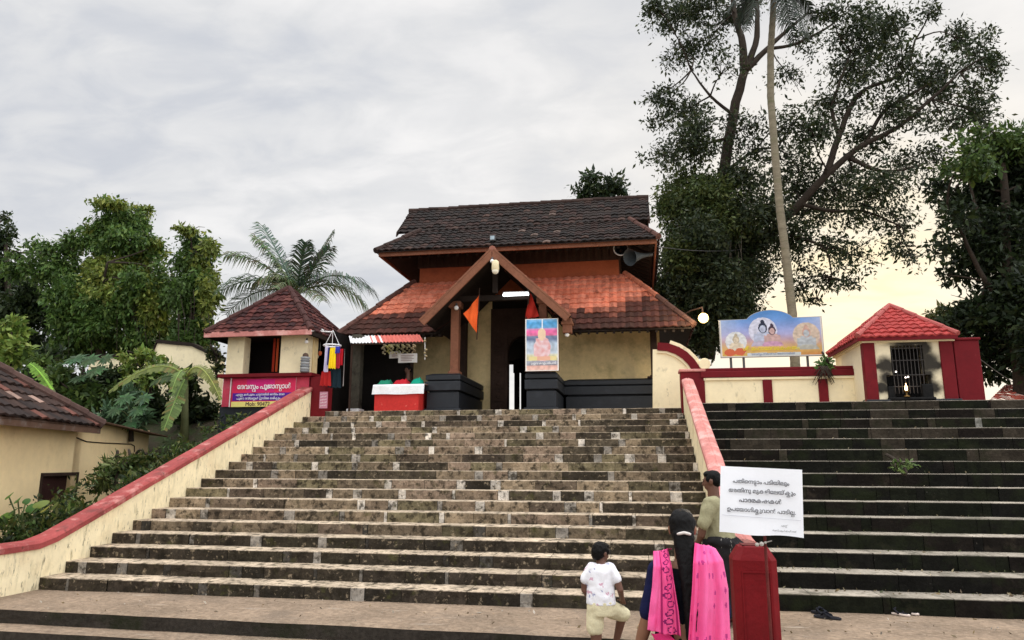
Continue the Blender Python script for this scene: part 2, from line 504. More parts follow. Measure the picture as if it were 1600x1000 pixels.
# ------------------------------------------------------------------ the two stair parapets
def parapet(name, label, xa, xb, pts, t0, cap_over, cap_h, ridge, capm):
    root = thing(name, label, 'parapet', ((xa + xb) / 2, pts[0][0], 0))
    w = MB()
    ys = []
    for (ya, za), (yb, zb) in zip(pts, pts[1:]):
        n = max(1, int((yb - ya) / .35))
        ys += [(ya + (yb - ya) * i / n, za + (zb - za) * i / n) for i in range(n)]
    ys.append(pts[-1])
    nz = 8
    vs, fs = [], []
    for x in (xa, xb):
        for (y, z) in ys:
            for j in range(nz + 1):
                vs.append((x + .008 * mnoise.noise((y * 1.5, j * .5, x)), y, -.3 + (z - cap_h * .6 + .3) * j / nz))
    m = len(ys) * (nz + 1)
    for s in range(2):
        for i in range(len(ys) - 1):
            for j in range(nz):
                q = s * m + i * (nz + 1) + j
                f = (q, q + 1, q + nz + 2, q + nz + 1)
                fs.append(f if s == 0 else f[::-1])
    w.add(vs, fs)
    for e in (0, len(ys) - 1):
        y, z = ys[e]
        w.face([(xa, y, -.3), (xb, y, -.3), (xb, y, z - cap_h * .6), (xa, y, z - cap_h * .6)])
    w.build('wall', M_CREAM, root)
    c = MB()
    a, b = xa - cap_over, xb + cap_over
    mid = (a + b) / 2
    sec = [(a, -cap_h), (a, -.02), (a + .02, 0), (mid - .02, ridge), (mid, ridge - .012), (mid + .02, ridge), (b - .02, 0), (b, -.02), (b, -cap_h)] if ridge else [(a, -cap_h), (a, -.03), (a + .03, 0), (b - .03, 0), (b, -.03), (b, -cap_h)]
    n = len(sec)
    vs = []
    for i, (y, z) in enumerate(ys):
        for (x, dz) in sec:
            vs.append((x + .006 * mnoise.noise((y * 2, x, 3)), y, z + dz + .008 * mnoise.noise((y * 1.7, x * 2, 9))))
    fs = [(i * n + k, i * n + (k + 1) % n, (i + 1) * n + (k + 1) % n, (i + 1) * n + k) for i in range(len(ys) - 1) for k in range(n)]
    fs += [tuple(range(n)), tuple(range((len(ys) - 1) * n, len(ys) * n))[::-1]]
    c.add(vs, fs)
    c.build('coping', capm, root)
    return root

lp = parapet('stair_parapet', 'cream stair wall with a pink coping along the left side of the broad stair', -7.97, XL, [(4.5, .60), (8.62, .61), (8.9, .67), (16.35, 3.42)], 0, .03, .10, 0, M_ROSEPINK)
rp = parapet('stair_parapet', 'narrow stair wall with a grooved pink coping between the tan and the dark stair', XR - .03, 1.18, [(8.35, .80), (8.75, .83), (16.25, 3.44)], 0, .02, .10, .03, M_PINK)
for (nm, par, x0, x1, y0, zt) in (('end_post', lp, -7.76, -7.36, 16.36, 3.66), ('end_post', rp, .93, 1.44, 16.27, 3.60)):
    p = MB(); p.box(x0, x1, y0, y0 + .4, 2.6, zt); p.build(nm, M_RED, par, bevel=.015)
p = MB(); p.box(.90, 1.47, 16.24, 16.70, 3.60, 3.66); p.build('post_cap', M_PINK, rp, bevel=.015)

# ------------------------------------------------------------------ tiled roofs
def tiles(mb, A, B, C_, D, tw, ch, colf, seed=1, thick=.03, lift=.02):
    A, B, C_, D = V(A), V(B), V(C_), V(D)
    e = (B - A).normalized()
    t = (D - A) - e * (D - A).dot(e)
    H = t.length; t.normalize()
    nrm = e.cross(t).normalized()
    rng = random.Random(seed)
    nc = max(2, round(H / ch))
    prof = [.012, .0, .004, .024, .030, .024]
    ns = 4
    W = (B - A).length
    for i in range(nc):
        v0, v1 = i / nc, min(1.0, (i + 1.25) / nc)
        l0, r0 = (A + (D - A) * v0 - A).dot(e), (B + (C_ - B) * v0 - A).dot(e)
        l1, r1 = (A + (D - A) * v1 - A).dot(e), (B + (C_ - B) * v1 - A).dot(e)
        sag = rng.uniform(-.006, .006)
        k0, k1 = int(math.floor(min(l0, l1) / tw)) - 1, int(math.ceil(max(r0, r1) / tw)) + 1
        for k in range(k0, k1):
            ua, ub = k * tw, (k + 1) * tw
            if ub <= min(l0, l1) or ua >= max(r0, r1):
                continue
            dl = rng.uniform(-.007, .008); dv = rng.uniform(-.012, .012) / H
            col = colf((ua + ub) / 2, (v0 + v1) / 2, W, rng)
            lo, hi, un = [], [], []
            for s in range(ns + 1):
                u = ua + (ub - ua) * s / ns
                h = .030 * (.5 - .5 * math.cos(2 * math.pi * s / ns)) if s not in (0, ns) else 0
                u0, u1 = min(max(u, l0), r0), min(max(u, l1), r1)
                wav = .012 * mnoise.noise((u * .8, i * .7, seed))
                p0 = A + e * u0 + t * ((v0 + dv) * H) + nrm * (lift + thick + h + dl + sag + wav)
                p1 = A + e * u1 + t * (v1 * H) + nrm * (lift + h * .8 + dl + sag + wav)
                lo.append(p0); hi.append(p1); un.append(p0 - nrm * thick - t * .005)
            n = ns + 1
            dk = tuple(q * .35 for q in col)
            b = len(mb.f)
            mb.add(lo + hi + un, [(s, s + 1, n + s + 1, n + s) for s in range(ns)] + [(2 * n + s, 2 * n + s + 1, s + 1, s) for s in range(ns)], col)
    return nrm

def ridge_caps(mb, P, Q, r, col, seed=2, piece=.32):
    P, Q = V(P), V(Q); L_ = (Q - P).length; n = max(1, int(L_ / piece)); d = (Q - P) / n
    rng = random.Random(seed)
    for i in range(n):
        a, b = P + d * (i - .06), P + d * (i + 1.03)
        j = V((0, 0, rng.uniform(-.008, .012)))
        s = rng.uniform(.7, 1.2)
        mb.tube([a + j, b + j], [r * 1.12, r * .92], 8, True, tuple(q * s for q in col))

def slab(mb, pts, d, col=None):
    mb.prism([V(p) for p in pts], V(d), col)

def col_upper(u, v, W, rng):
    c = rng.choice([(.021, .016, .0145), (.026, .019, .016), (.018, .015, .014), (.034, .020, .017), (.024, .017, .015)])
    x = rng.random()
    if x < .012:
        c = (.12, .085, .07)
    elif x < .06:
        c = (.050, .030, .024)
    return jit(c, .8, 1.3, rng)
def col_lower(u, v, W, rng):
    clean = lerp3((.60, .175, .10), (.70, .25, .16), rng.random())
    dirty = rng.choice([(.028, .016, .014), (.020, .014, .012), (.055, .022, .018), (.036, .018, .015)])
    edge_ = .44 + .18 * mnoise.noise((u * .7, 3.1, W)) + rng.uniform(-.07, .07)
    k = 0 if v > edge_ else 1
    m = max(0, min(1, (edge_ + .10 - v) / .20 + rng.uniform(-.12, .12)))
    return lerp3(clean, dirty, max(rng.uniform(0, .12), m * .96))
def col_kiosk(u, v, W, rng):
    c = rng.choice([(.065, .021, .019), (.052, .018, .017), (.085, .027, .023), (.036, .016, .016), (.10, .036, .030)])
    return jit(c, .8, 1.25, rng)
def col_red(u, v, W, rng):
    return jit((.34, .045, .04), .85, 1.12, rng)
def col_house(u, v, W, rng):
    x = rng.random()
    c = (.30, .20, .16) if x < .05 else (.13, .055, .042) if x < .22 else (.045, .028, .023) if x < .7 else (.03, .022, .02)
    return jit(c, .8, 1.2, rng)

# ------------------------------------------------------------------ gatehouse
gate = thing('temple_gatehouse', 'old two-tiered temple gatehouse with blackened tile roofs and a gabled porch above the stair', 'gatehouse', (-3.3, 20, 2.83))
ZP = 2.83
# rear wall with the doorway
w = MB()
w.box(-7.05, -4.05, 20.0, 20.25, ZP, 6.2)
w.build('wall', M_OLDCREAM, gate)
w = MB()
w.box(-2.62, .62, 20.0, 20.25, ZP, 6.2)
for (px, py) in ((882, 554), (979, 550)):
    c = at(px, py, 19.99); w.box(c.x - .07, c.x + .07, 19.985, 20.01, c.z - .06, c.z + .06, col=(.03, .03, .03))
w.build('wall', M_OLDCREAM, gate)
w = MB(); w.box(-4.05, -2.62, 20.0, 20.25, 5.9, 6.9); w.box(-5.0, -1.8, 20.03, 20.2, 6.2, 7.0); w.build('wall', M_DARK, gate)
fr = MB()
fr.box(-4.06, -3.58, 19.88, 20.22, ZP, 5.95)
fr.box(-2.74, -2.50, 19.88, 20.22, ZP, 5.95)
fr.box(-3.58, -2.74, 19.90, 20.22, 5.15, 5.95)
for i in range(6):                                   # carved panels of the jamb
    z = ZP + .12 + i * .36
    fr.box(-3.98, -3.66, 19.855, 19.885, z, z + .30)
    fr.tube([(-3.82, 19.858, z + .15), (-3.82, 19.835, z + .15)], [.09, .05], 10)
segs = 10                                            # arched head of the opening
for i in range(segs):
    a0, a1 = math.pi * i / segs, math.pi * (i + 1) / segs
    cx, rr = -3.16, .42
    fr.prism([(cx + rr * math.cos(a0), 19.93, 4.73 + rr * math.sin(a0)), (cx + rr * math.cos(a1), 19.93, 4.73 + rr * math.sin(a1)), (cx + rr * math.cos(a1), 19.93, 5.16), (cx + rr * math.cos(a0), 19.93, 5.16)], (0, .25, 0))
fr.build('door_frame', M_DARKWOOD, gate, bevel=.01)
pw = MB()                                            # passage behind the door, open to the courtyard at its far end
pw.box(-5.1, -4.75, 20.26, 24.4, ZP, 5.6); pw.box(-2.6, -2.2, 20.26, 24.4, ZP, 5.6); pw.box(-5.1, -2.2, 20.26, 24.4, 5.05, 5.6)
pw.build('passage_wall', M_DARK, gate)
for px0, px1 in ((803.5, 810.5),):
    a, b = at(px0, 600, 23.9), at(px1, 600, 23.9)
    q = MB(); q.box(a.x, b.x, 23.9, 24.1, ZP, 5.05); q.build('passage_post', M_DARKWOOD, gate)
hd = MB()
a, b = at(790, 570, 24.3), at(826, 570, 24.3)
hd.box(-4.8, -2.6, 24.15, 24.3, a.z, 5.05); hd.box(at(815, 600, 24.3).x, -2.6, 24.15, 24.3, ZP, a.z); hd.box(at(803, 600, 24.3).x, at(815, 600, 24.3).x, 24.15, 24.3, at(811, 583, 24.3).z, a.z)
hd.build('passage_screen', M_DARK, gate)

def moulded(mb, x0, x1, y0, y1, top):
    for (o, za, zb) in ((.06, ZP - .02, ZP + .10), (.0, ZP + .10, ZP + .50), (-.05, ZP + .50, ZP + .54), (.04, ZP + .54, top - .20), (-.02, top - .20, top - .17), (.03, top - .17, top - .05)):
        mb.box(x0 - o, x1 + o, y0 - o, y1, za, zb)
    mb.prism([(x0 - .03, y0 - .03, top - .05), (x1 + .03, y0 - .03, top - .05), (x1 - .02, y0 + .06, top), (x0 + .06, y0 + .06, top)], (0, .001, 0)) if False else None
    vs = [(x0 - .03, y0 - .03, top - .05), (x1 + .03, y0 - .03, top - .05), (x1 + .03, y1, top - .05), (x0 - .03, y1, top - .05), (x0 + .10, y0 + .10, top), (x1 - .03, y0 + .10, top), (x1 - .03, y1, top), (x0 + .10, y1, top)]
    mb.add(vs, [(0, 1, 5, 4), (1, 2, 6, 5), (3, 0, 4, 7), (4, 5, 6, 7), (2, 3, 7, 6)])
p = MB(); moulded(p, -5.12, -4.30, 17.25, 19.95, 3.80); p.build('plinth', M_BLACK, gate, bevel=.018)
p = MB(); moulded(p, -2.64, -1.92, 17.25, 19.95, 3.80); moulded(p, -1.86, .62, 18.9, 19.95, 3.79); p.build('plinth', M_BLACK, gate, bevel=.018)

def post(xc, yc, z0, z1, r, mat, name='pillar'):
    q = MB(); q.box(xc - r, xc + r, yc - r, yc + r, z0, z1); q.box(xc - r * 1.5, xc + r * 1.5, yc - r * 1.5, yc + r * 1.5, z1 - .16, z1); q.box(xc - r * 1.4, xc + r * 1.4, yc - r * 1.4, yc + r * 1.4, z0, z0 + .10)
    return q.build(name, mat, gate, bevel=.015)
post(-4.51, 17.62, 3.78, 5.66, .105, M_WOOD)
post(-4.83, 19.6, 3.75, 6.0, .14, M_DARKWOOD)
post(.44, 19.1, 3.77, 5.2, .085, M_DARKWOOD)
post(-2.25, 17.5, 3.78, 5.66, .10, M_WOOD)
q = MB(); q.box(.25, .62, 18.95, 19.25, 3.79, 3.84); q.box(.36, .52, 19.0, 19.2, 3.84, 3.93); q.build('pillar_foot', M_DARKWOOD, gate, bevel=.02)

# upper storey
w = MB(); w.box(-6.12, -.42, 19.62, 24.0, 6.3, 7.16); w.build('upper_wall', M_TERRA, gate)
w = MB(); w.box(-6.16, -.38, 19.56, 24.06, 7.16, 7.95)  # dark slatted boards put in to stand for shade under the eave
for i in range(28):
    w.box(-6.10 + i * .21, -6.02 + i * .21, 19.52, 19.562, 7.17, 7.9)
w.build('eave_shade_slats', M_DARKWOOD, gate)
sf = MB()
slab(sf, [(-6.80, 18.38, 7.22), (.50, 18.38, 7.22), (-.40, 19.66, 7.62), (-6.14, 19.66, 7.62)], (0, 0, .05))
slab(sf, [(-6.80, 18.38, 7.22), (-6.14, 19.66, 7.62), (-6.14, 23.5, 7.62), (-6.80, 24.8, 7.22)], (0, 0, .05))
slab(sf, [(.50, 18.38, 7.22), (.50, 24.8, 7.22), (-.40, 23.5, 7.62), (-.40, 19.66, 7.62)], (0, 0, .05))
for i in range(27):
    x = -6.6 + i * .27
    sf.box(x - .03, x + .03, 18.45, 19.62, 0, .08, Matrix(((1, 0, 0, 0), (0, 1, 0, 0), (0, .31, 1, 7.12 - .31 * 18.38), (0, 0, 0, 1))))
for i in range(14):
    y = 18.9 + i * .42
    sf.box(-.38, .44, y - .03, y + .03, 0, .08, Matrix(((1, 0, 0, 0), (0, 1, 0, 0), (-.44, 0, 1, 7.12 + .44 * .5), (0, 0, 0, 1))))
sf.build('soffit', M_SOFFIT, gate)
fb = MB()
fb.box(-6.90, .60, 18.30, 18.35, 7.18, 7.31)
fb.box(-6.90, -6.85, 18.35, 25.2, 7.18, 7.31); fb.box(.55, .60, 18.35, 25.2, 7.18, 7.31)
fb.build('fascia', M_WOOD, gate, bevel=.008)
ur = MB()
E0, M0, R0 = (18.22, 7.29), (19.62, 8.27), (20.85, 9.36)
tiles(ur, (-6.95, E0[0], E0[1]), (.64, E0[0], E0[1]), (-.08, M0[0], M0[1]), (-6.12, M0[0], M0[1]), .20, .21, col_upper, 3)
tiles(ur, (-6.80, M0[0] - .06, M0[1] - .03), (.46, M0[0] - .06, M0[1] - .03), (.46, *R0), (-6.86, *R0), .20, .21, col_upper, 4)
BY = 2 * R0[0]
tiles(ur, (.64, BY - E0[0], E0[1]), (-6.95, BY - E0[0], E0[1]), (-6.12, BY - M0[0], M0[1]), (-.08, BY - M0[0], M0[1]), .20, .21, col_upper, 5)
tiles(ur, (.46, BY - M0[0], M0[1]), (-6.80, BY - M0[0], M0[1]), (-6.86, *R0), (.46, *R0), .20, .21, col_upper, 6)
tiles(ur, (.64, E0[0], E0[1]), (.64, BY - E0[0], E0[1]), (-.08, BY - M0[0], M0[1]), (-.08, M0[0], M0[1]), .20, .21, col_upper, 7)
tiles(ur, (-6.95, BY - E0[0], E0[1]), (-6.95, E0[0], E0[1]), (-6.12, M0[0], M0[1]), (-6.12, BY - M0[0], M0[1]), .20, .21, col_upper, 8)
rc = (.05, .032, .027)
ridge_caps(ur, (-6.88, R0[0], R0[1] + .03), (.48, R0[0], R0[1] + .03), .085, rc, 3)
ridge_caps(ur, (-6.95, E0[0], E0[1] + .05), (-6.12, M0[0], M0[1] + .05), .075, rc, 4)
ridge_caps(ur, (.64, E0[0], E0[1] + .05), (-.08, M0[0], M0[1] + .05), .075, (.09, .045, .036), 5)
ur.build('upper_roof', M_TILE, gate)
us = MB()                                            # boarding under the tiles
for sgn in (1, -1):
    f = (lambda y: y) if sgn == 1 else (lambda y: BY - y)
    slab(us, [(-6.9, f(E0[0]), E0[1] - .02), (.60, f(E0[0]), E0[1] - .02), (-.08, f(M0[0]), M0[1] - .02), (-6.12, f(M0[0]), M0[1] - .02)], (0, 0, .025))
    slab(us, [(-6.80, f(M0[0]), M0[1] - .03), (.44, f(M0[0]), M0[1] - .03), (.44, R0[0], R0[1] - .03), (-6.84, R0[0], R0[1] - .03)], (0, 0, .03))
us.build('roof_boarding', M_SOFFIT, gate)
for x in (-6.2, -.1):
    gb = MB(); gb.prism([(x, M0[0], M0[1]), (x, BY - M0[0], M0[1]), (x, R0[0], R0[1] - .06)], (.06, 0, 0)); gb.build('gable', M_DARKWOOD, gate)
for x in (-6.85, .44):
    gb = MB(); gb.prism([(x, M0[0] - .10, M0[1] - .14), (x, M0[0] - .06, M0[1] + .02), (x, R0[0], R0[1] + .04), (x, R0[0], R0[1] - .14)], (.04, 0, 0))
    gb.prism([(x, BY - M0[0] + .10, M0[1] - .14), (x, R0[0], R0[1] - .14), (x, R0[0], R0[1] + .04), (x, BY - M0[0] + .06, M0[1] + .02)], (.04, 0, 0)); gb.build('verge_board', M_DARKWOOD, gate)

# lower roof, split by the porch
lo = MB()
EY, EZ, TY, TZ = 18.1, 4.97, 19.68, 6.74
tiles(lo, (-7.86, EY, EZ), (-5.16, EY, EZ), (-3.55, TY, TZ), (-6.28, TY, TZ), .21, .22, col_lower, 11)
tiles(lo, (-1.72, EY, EZ - .04), (1.40, EY, EZ - .04), (-.26, TY, TZ), (-3.33, TY, TZ), .21, .22, col_lower, 12)
tiles(lo, (-7.86, 25.0, EZ), (-7.86, EY, EZ), (-6.28, TY, TZ), (-6.28, 23.6, TZ), .21, .22, col_lower, 13)
tiles(lo, (1.40, EY, EZ - .04), (1.40, 25.0, EZ - .04), (-.26, 23.6, TZ), (-.26, TY, TZ), .21, .22, col_lower, 14)
ridge_caps(lo, (-7.86, EY, EZ + .06), (-6.28, TY, TZ + .06), .08, (.10, .05, .04), 5)
ridge_caps(lo, (1.40, EY, EZ + .03), (.55, EY + .81, EZ + .97), .08, (.08, .04, .03), 6)
ridge_caps(lo, (.55, EY + .81, EZ + .97), (-.26, TY, TZ + .06), .08, (.50, .17, .10), 7)
lo.build('lower_roof', M_TILE, gate)
ls = MB()
slab(ls, [(-7.8, EY + .02, EZ - .03), (-5.16, EY + .02, EZ - .03), (-3.6, TY, TZ - .03), (-6.25, TY, TZ - .03)], (0, 0, .03))
slab(ls, [(-1.72, EY + .02, EZ - .07), (1.36, EY + .02, EZ - .07), (-.26, TY, TZ - .03), (-3.3, TY, TZ - .03)], (0, 0, .03))
slab(ls, [(-7.8, 25, EZ - .03), (-7.8, EY + .02, EZ - .03), (-6.25, TY, TZ - .03), (-6.25, 23.6, TZ - .03)], (0, 0, .03))
slab(ls, [(1.36, EY + .02, EZ - .07), (1.36, 25, EZ - .07), (-.26, 23.6, TZ - .03), (-.26, TY, TZ - .03)], (0, 0, .03))
ls.box(-7.6, -5.1, 18.5, 18.6, 4.95, 5.08); ls.box(-1.8, 1.2, 18.5, 18.6, 4.95, 5.08)
for i in range(12):
    x = -7.5 + .22 * i
    ls.box(x - .03, x + .03, 0, max(.1, min(1.5, (x + 7.8) * .95)), -.1, -.03, Matrix(((1, 0, 0, 0), (0, 1, 0, EY + .05), (0, 1.11, 1, EZ), (0, 0, 0, 1))))
for i in range(14):
    x = -1.6 + .21 * i
    ls.box(x - .03, x + .03, 0, max(.1, min(1.4, (1.3 - x) * .9)), -.1, -.03, Matrix(((1, 0, 0, 0), (0, 1, 0, EY + .05), (0, 1.11, 1, EZ - .04), (0, 0, 0, 1))))
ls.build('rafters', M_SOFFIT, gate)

# porch gable
AX, AZ, FX, FXR, FZ, PY = -3.44, 6.78, -5.20, -1.58, 5.06, 16.95
pr = MB()
tiles(pr, (FX, 19.7, FZ), (FX, PY, FZ), (AX, PY, AZ), (AX, 19.7, AZ), .21, .22, col_lower, 21)
tiles(pr, (FXR, PY, FZ), (FXR, 19.7, FZ), (AX, 19.7, AZ), (AX, PY, AZ), .21, .22, col_lower, 22)
ridge_caps(pr, (AX, PY, AZ + .04), (AX, 19.7, AZ + .04), .08, (.35, .15, .11), 9)
pr.build('porch_roof', M_TILE, gate)
pu = MB()
slab(pu, [(FX + .03, PY + .02, FZ - .02), (AX, PY + .02, AZ - .04), (AX, 19.7, AZ - .04), (FX + .03, 19.7, FZ - .02)], (0, 0, .03))
slab(pu, [(FXR - .03, PY + .02, FZ - .02), (AX, PY + .02, AZ - .04), (AX, 19.7, AZ - .04), (FXR - .03, 19.7, FZ - .02)], (0, 0, .03))
pu.box(-4.6, -2.2, 17.55, 17.68, 5.66, 5.80)
pu.box(-4.7, -4.57, 17.2, 20, 5.62, 5.75); pu.box(-2.30, -2.17, 17.2, 20, 5.62, 5.75)
pu.box(-3.50, -3.38, 17.3, 17.42, 5.8, 6.75)
pu.build('porch_ceiling', M_SOFFIT, gate)
for sgn, fx in ((-1, FX), (1, FXR)):
    bb = MB()
    d = V((fx - AX, 0, FZ - AZ)).normalized()
    nn = V((-d.z, 0, d.x)) * (-sgn)
    if nn.z < 0: nn = -nn
    a0, b0 = V((AX, PY - .05, AZ)), V((fx, PY - .05, FZ)) + d * .03
    bb.prism([a0 + nn * .02, b0 + nn * .02, b0 - nn * .13, V((AX, PY - .05, AZ)) - V((0, 0, .19))], (0, .06, 0))
    bb.prism([a0 + nn * .075, b0 + nn * .075, b0 + nn * .022, a0 + nn * .022], (0, .03, 0))
    bb.build('bargeboard', M_WOOD, gate, bevel=.008)
st = MB()                                            # carved pendant at the right foot of the gable
c = at(886, 500, 17.2)
st.box(c.x - .11, c.x + .11, 17.15, 17.37, c.z - .32, c.z + .05); st.box(c.x - .14, c.x + .14, 17.12, 17.4, c.z - .12, c.z - .04)
st.build('pendant', M_WOOD, gate, bevel=.015)
c = at(886, 522, 17.25)

def bulb(name, label, p, r, group=None, mat=None):
    root = thing(name, label, 'lamp', p)
    q = MB(); q.ball(p, r, 14); q.build('globe', mat or M_WHITE, root, smooth=True)
    q = MB(); q.tube([V(p) + V((0, .0, r * .8)), V(p) + V((0, .02, r * 1.9))], r * .45, 10); q.build('holder', M_METAL, root)
    return root
bulb('light_bulb', 'white bulb hanging under the carved pendant at the right foot of the porch gable', at(886, 523, 17.25), .055)
bulb('light_bulb', 'small white bulb at the very peak inside the porch gable', at(769, 408, 16.85), .05)
bulb('light_bulb', 'white bulb at the top of the reddish brown porch pillar', at(713, 481, 17.4), .06)
pl = thing('pendant_lantern', 'cream drum lantern hung below the peak of the porch gable', 'lamp', at(774, 424, 16.8))
c = at(774, 417, 16.8)
q = MB(); q.lathe([(.04, .17), (.085, .13), (.095, -.06), (.07, -.10)], c, 14); q.build('shade', mk('cream_enamel', (.72, .62, .40), var=.1, rough=.4), pl, smooth=True)
q = MB(); q.ball(c + V((0, 0, -.10)), .085, 12); q.build('globe', mk('milk_glass', (.80, .76, .62), var=.05, rough=.3), pl, smooth=True)
tb = thing('tube_light', 'lit white fluorescent tube across the dark porch gable', 'lamp', at(805, 460, 17.5))
a, b = at(786, 461, 17.5), at(826, 459.5, 17.5)
q = MB(); q.tube([a, b], .032, 10); q.build('tube', M_TUBE, tb)
q = MB(); q.box(a.x, b.x, 17.52, 17.56, a.z - .02, a.z + .08); q.build('batten', M_WHITE, tb)

hs = thing('horn_loudspeaker', 'grey horn loudspeaker under the right corner of the upper eave', 'loudspeaker', at(1000, 402, 18.9))
a, b = at(1012, 398, 19.1), at(984, 402, 18.6)
q = MB(); q.tube([a, a + (b - a) * .4, a + (b - a) * .8, b], [.05, .08, .16, .23], 18, False); q.build('horn', mk('horn_grey', (.06, .07, .075), rough=.5), hs, smooth=True)
q = MB(); q.tube([a, a + (a - b).normalized() * .15], .06, 12); q.build('driver', M_METAL, hs)
rs = thing('horn_loudspeaker', 'round-mouthed horn loudspeaker facing the stair under the upper eave', 'loudspeaker', at(970, 388, 18.7))
c = at(970, 388, 18.75)
q = MB(); q.tube([c + V((0, .45, .05)), c + V((0, .25, 0)), c + V((0, .08, 0)), c], [.04, .07, .13, .19], 20, False); q.build('horn', mk('horn_black', (.02, .02, .022), rough=.6), rs, smooth=True)
q = MB()
q.tube([c + V((.19 * math.cos(t), 0, .19 * math.sin(t))) for t in [i * math.pi / 10 for i in range(21)]], .018, 6, False); q.build('rim', mk('pale_rim', (.35, .35, .35), rough=.5), rs)
fl = thing('floodlight', 'small square floodlight standing on the upper roof above the porch peak', 'lamp', at(770, 372, 18.2))
c = at(770, 373, 18.35)
q = MB(); q.box(c.x - .08, c.x + .08, 18.30, 18.40, c.z - .07, c.z + .09); q.build('housing', M_METAL, fl, bevel=.01)
q = MB(); q.box(c.x - .055, c.x + .055, 18.285, 18.298, c.z - .04, c.z + .06); q.build('lens', mk('lens_glass', (.35, .45, .5), rough=.2), fl)

# ------------------------------------------------------------------ dark annex and curved wall right of the gatehouse
cw = thing('curved_wall', 'cream wall with a maroon coping curving down from the gatehouse to the low wall', 'wall', (1.0, 17.4, 2.8))
out = [(1027, 546), (1042, 548), (1056, 554), (1067, 562), (1076, 573), (1083, 585), (1088, 600), (1090, 640)]
P3 = [at(x, y, 17.4) for x, y in out]
q = MB(); q.prism([at(1020, 645, 17.4)] + [at(1020, 546, 17.4)] + P3, (0, .25, 0)); q.build('wall', M_WALLCREAM, cw)
def band(name, lst, w0, w1, y0, dy, mat, par):
    q = MB(); n = len(lst)
    P = [at(x, y, y0) for x, y in lst]
    for i in range(n - 1):
        def nn(i):
            t = (P[min(i + 1, n - 1)] - P[max(i - 1, 0)]); t.y = 0; t.normalize(); return V((-t.z, 0, t.x)) * (1 if (-t.z) * 0 + t.x > 0 else 1)
        a, b = P[i], P[i + 1]
        q.prism([a + nn(i) * w0, b + nn(i + 1) * w0, b + nn(i + 1) * w1, a + nn(i) * w1], (0, dy, 0))
    return q.build(name, mat, par)
arc = [(1027, 546), (1042, 547), (1056, 552), (1067, 559), (1076, 568), (1084, 580), (1090, 590)]
band('coping', arc, -.02, .17, 17.33, .40, M_RED, cw)
band('outer_moulding', arc[1:], .17, .25, 17.36, .36, M_WALLCREAM, cw)
band('inner_moulding', arc[:-1], -.08, -.02, 17.36, .12, M_WALLCREAM, cw)
c = at(1101, 568.5, 17.3)
q = MB(); q.tube([c, c + V((0, .25, 0))], .135, 24); q.build('disc_finial', M_WALLCREAM, cw, bevel=.01)

# low compound wall in front of the billboard
lw = thing('low_wall', 'low cream wall with maroon coping and maroon piers under the billboard', 'wall', (2.8, 16.3, 2.78))
q = MB(); q.box(1.40, 4.6, 16.30, 16.52, 2.76, 3.40); q.build('wall', M_WALLCREAM, lw)
q = MB(); q.box(1.36, 4.55, 16.24, 16.58, 3.46, 3.60); q.box(1.36, 4.55, 16.28, 16.54, 3.60, 3.67); q.build('coping', M_RED, lw, bevel=.015)
q = MB(); q.box(1.42, 4.55, 16.26, 16.56, 3.40, 3.458); q.build('moulding', M_WALLCREAM, lw, bevel=.01)
for px in (1199, 1286):
    c = at(px, 600, 16.28); q = MB(); q.box(c.x - .095, c.x + .095, 16.26, 16.54, 2.76, 3.395); q.build('pier', M_RED, lw, bevel=.008)

# ------------------------------------------------------------------ shrine on the right
sh = thing('lamp_shrine', 'small cream shrine with maroon corner pillars, a red pyramid roof and a sooty grilled window', 'shrine', (5.3, 16.4, 2.77))
SX0, SX1, SY0, SY1 = 4.50, 6.12, 15.45, 17.6
ZS, ZE = 2.77, 4.06
q = MB()
wx0, wx1, wz0, wz1 = at(1390, 540, 15.45).x, at(1441, 540, 15.45).x, at(1400, 586, 15.45).z, at(1400, 540, 15.45).z
nx0, nx1 = at(1386, 600, 15.45).x, at(1456, 600, 15.45).x
q.box(SX0, nx0, SY0, SY0 + .2, ZS, wz0); q.box(nx1, SX1, SY0, SY0 + .2, ZS, wz0)
q.box(SX0, wx0, SY0, SY0 + .2, wz0, ZE); q.box(wx1, SX1, SY0, SY0 + .2, wz0, ZE); q.box(wx0, wx1, SY0, SY0 + .2, wz1, ZE)
q.box(SX0, SX0 + .15, SY0 + .2, SY1, ZS, ZE); q.box(SX1 - .15, SX1, SY0 + .2, SY1, ZS, ZE); q.box(SX0 + .15, SX1 - .15, SY1 - .15, SY1, ZS, ZE)
M_SOOTY = mk('sooted_cream', (.82, .72, .50), var=.08, scale=1.5, fine=.04, stains=[((.35, .28, .18), .62, .76, 3, .5, (2, 2, .7))])
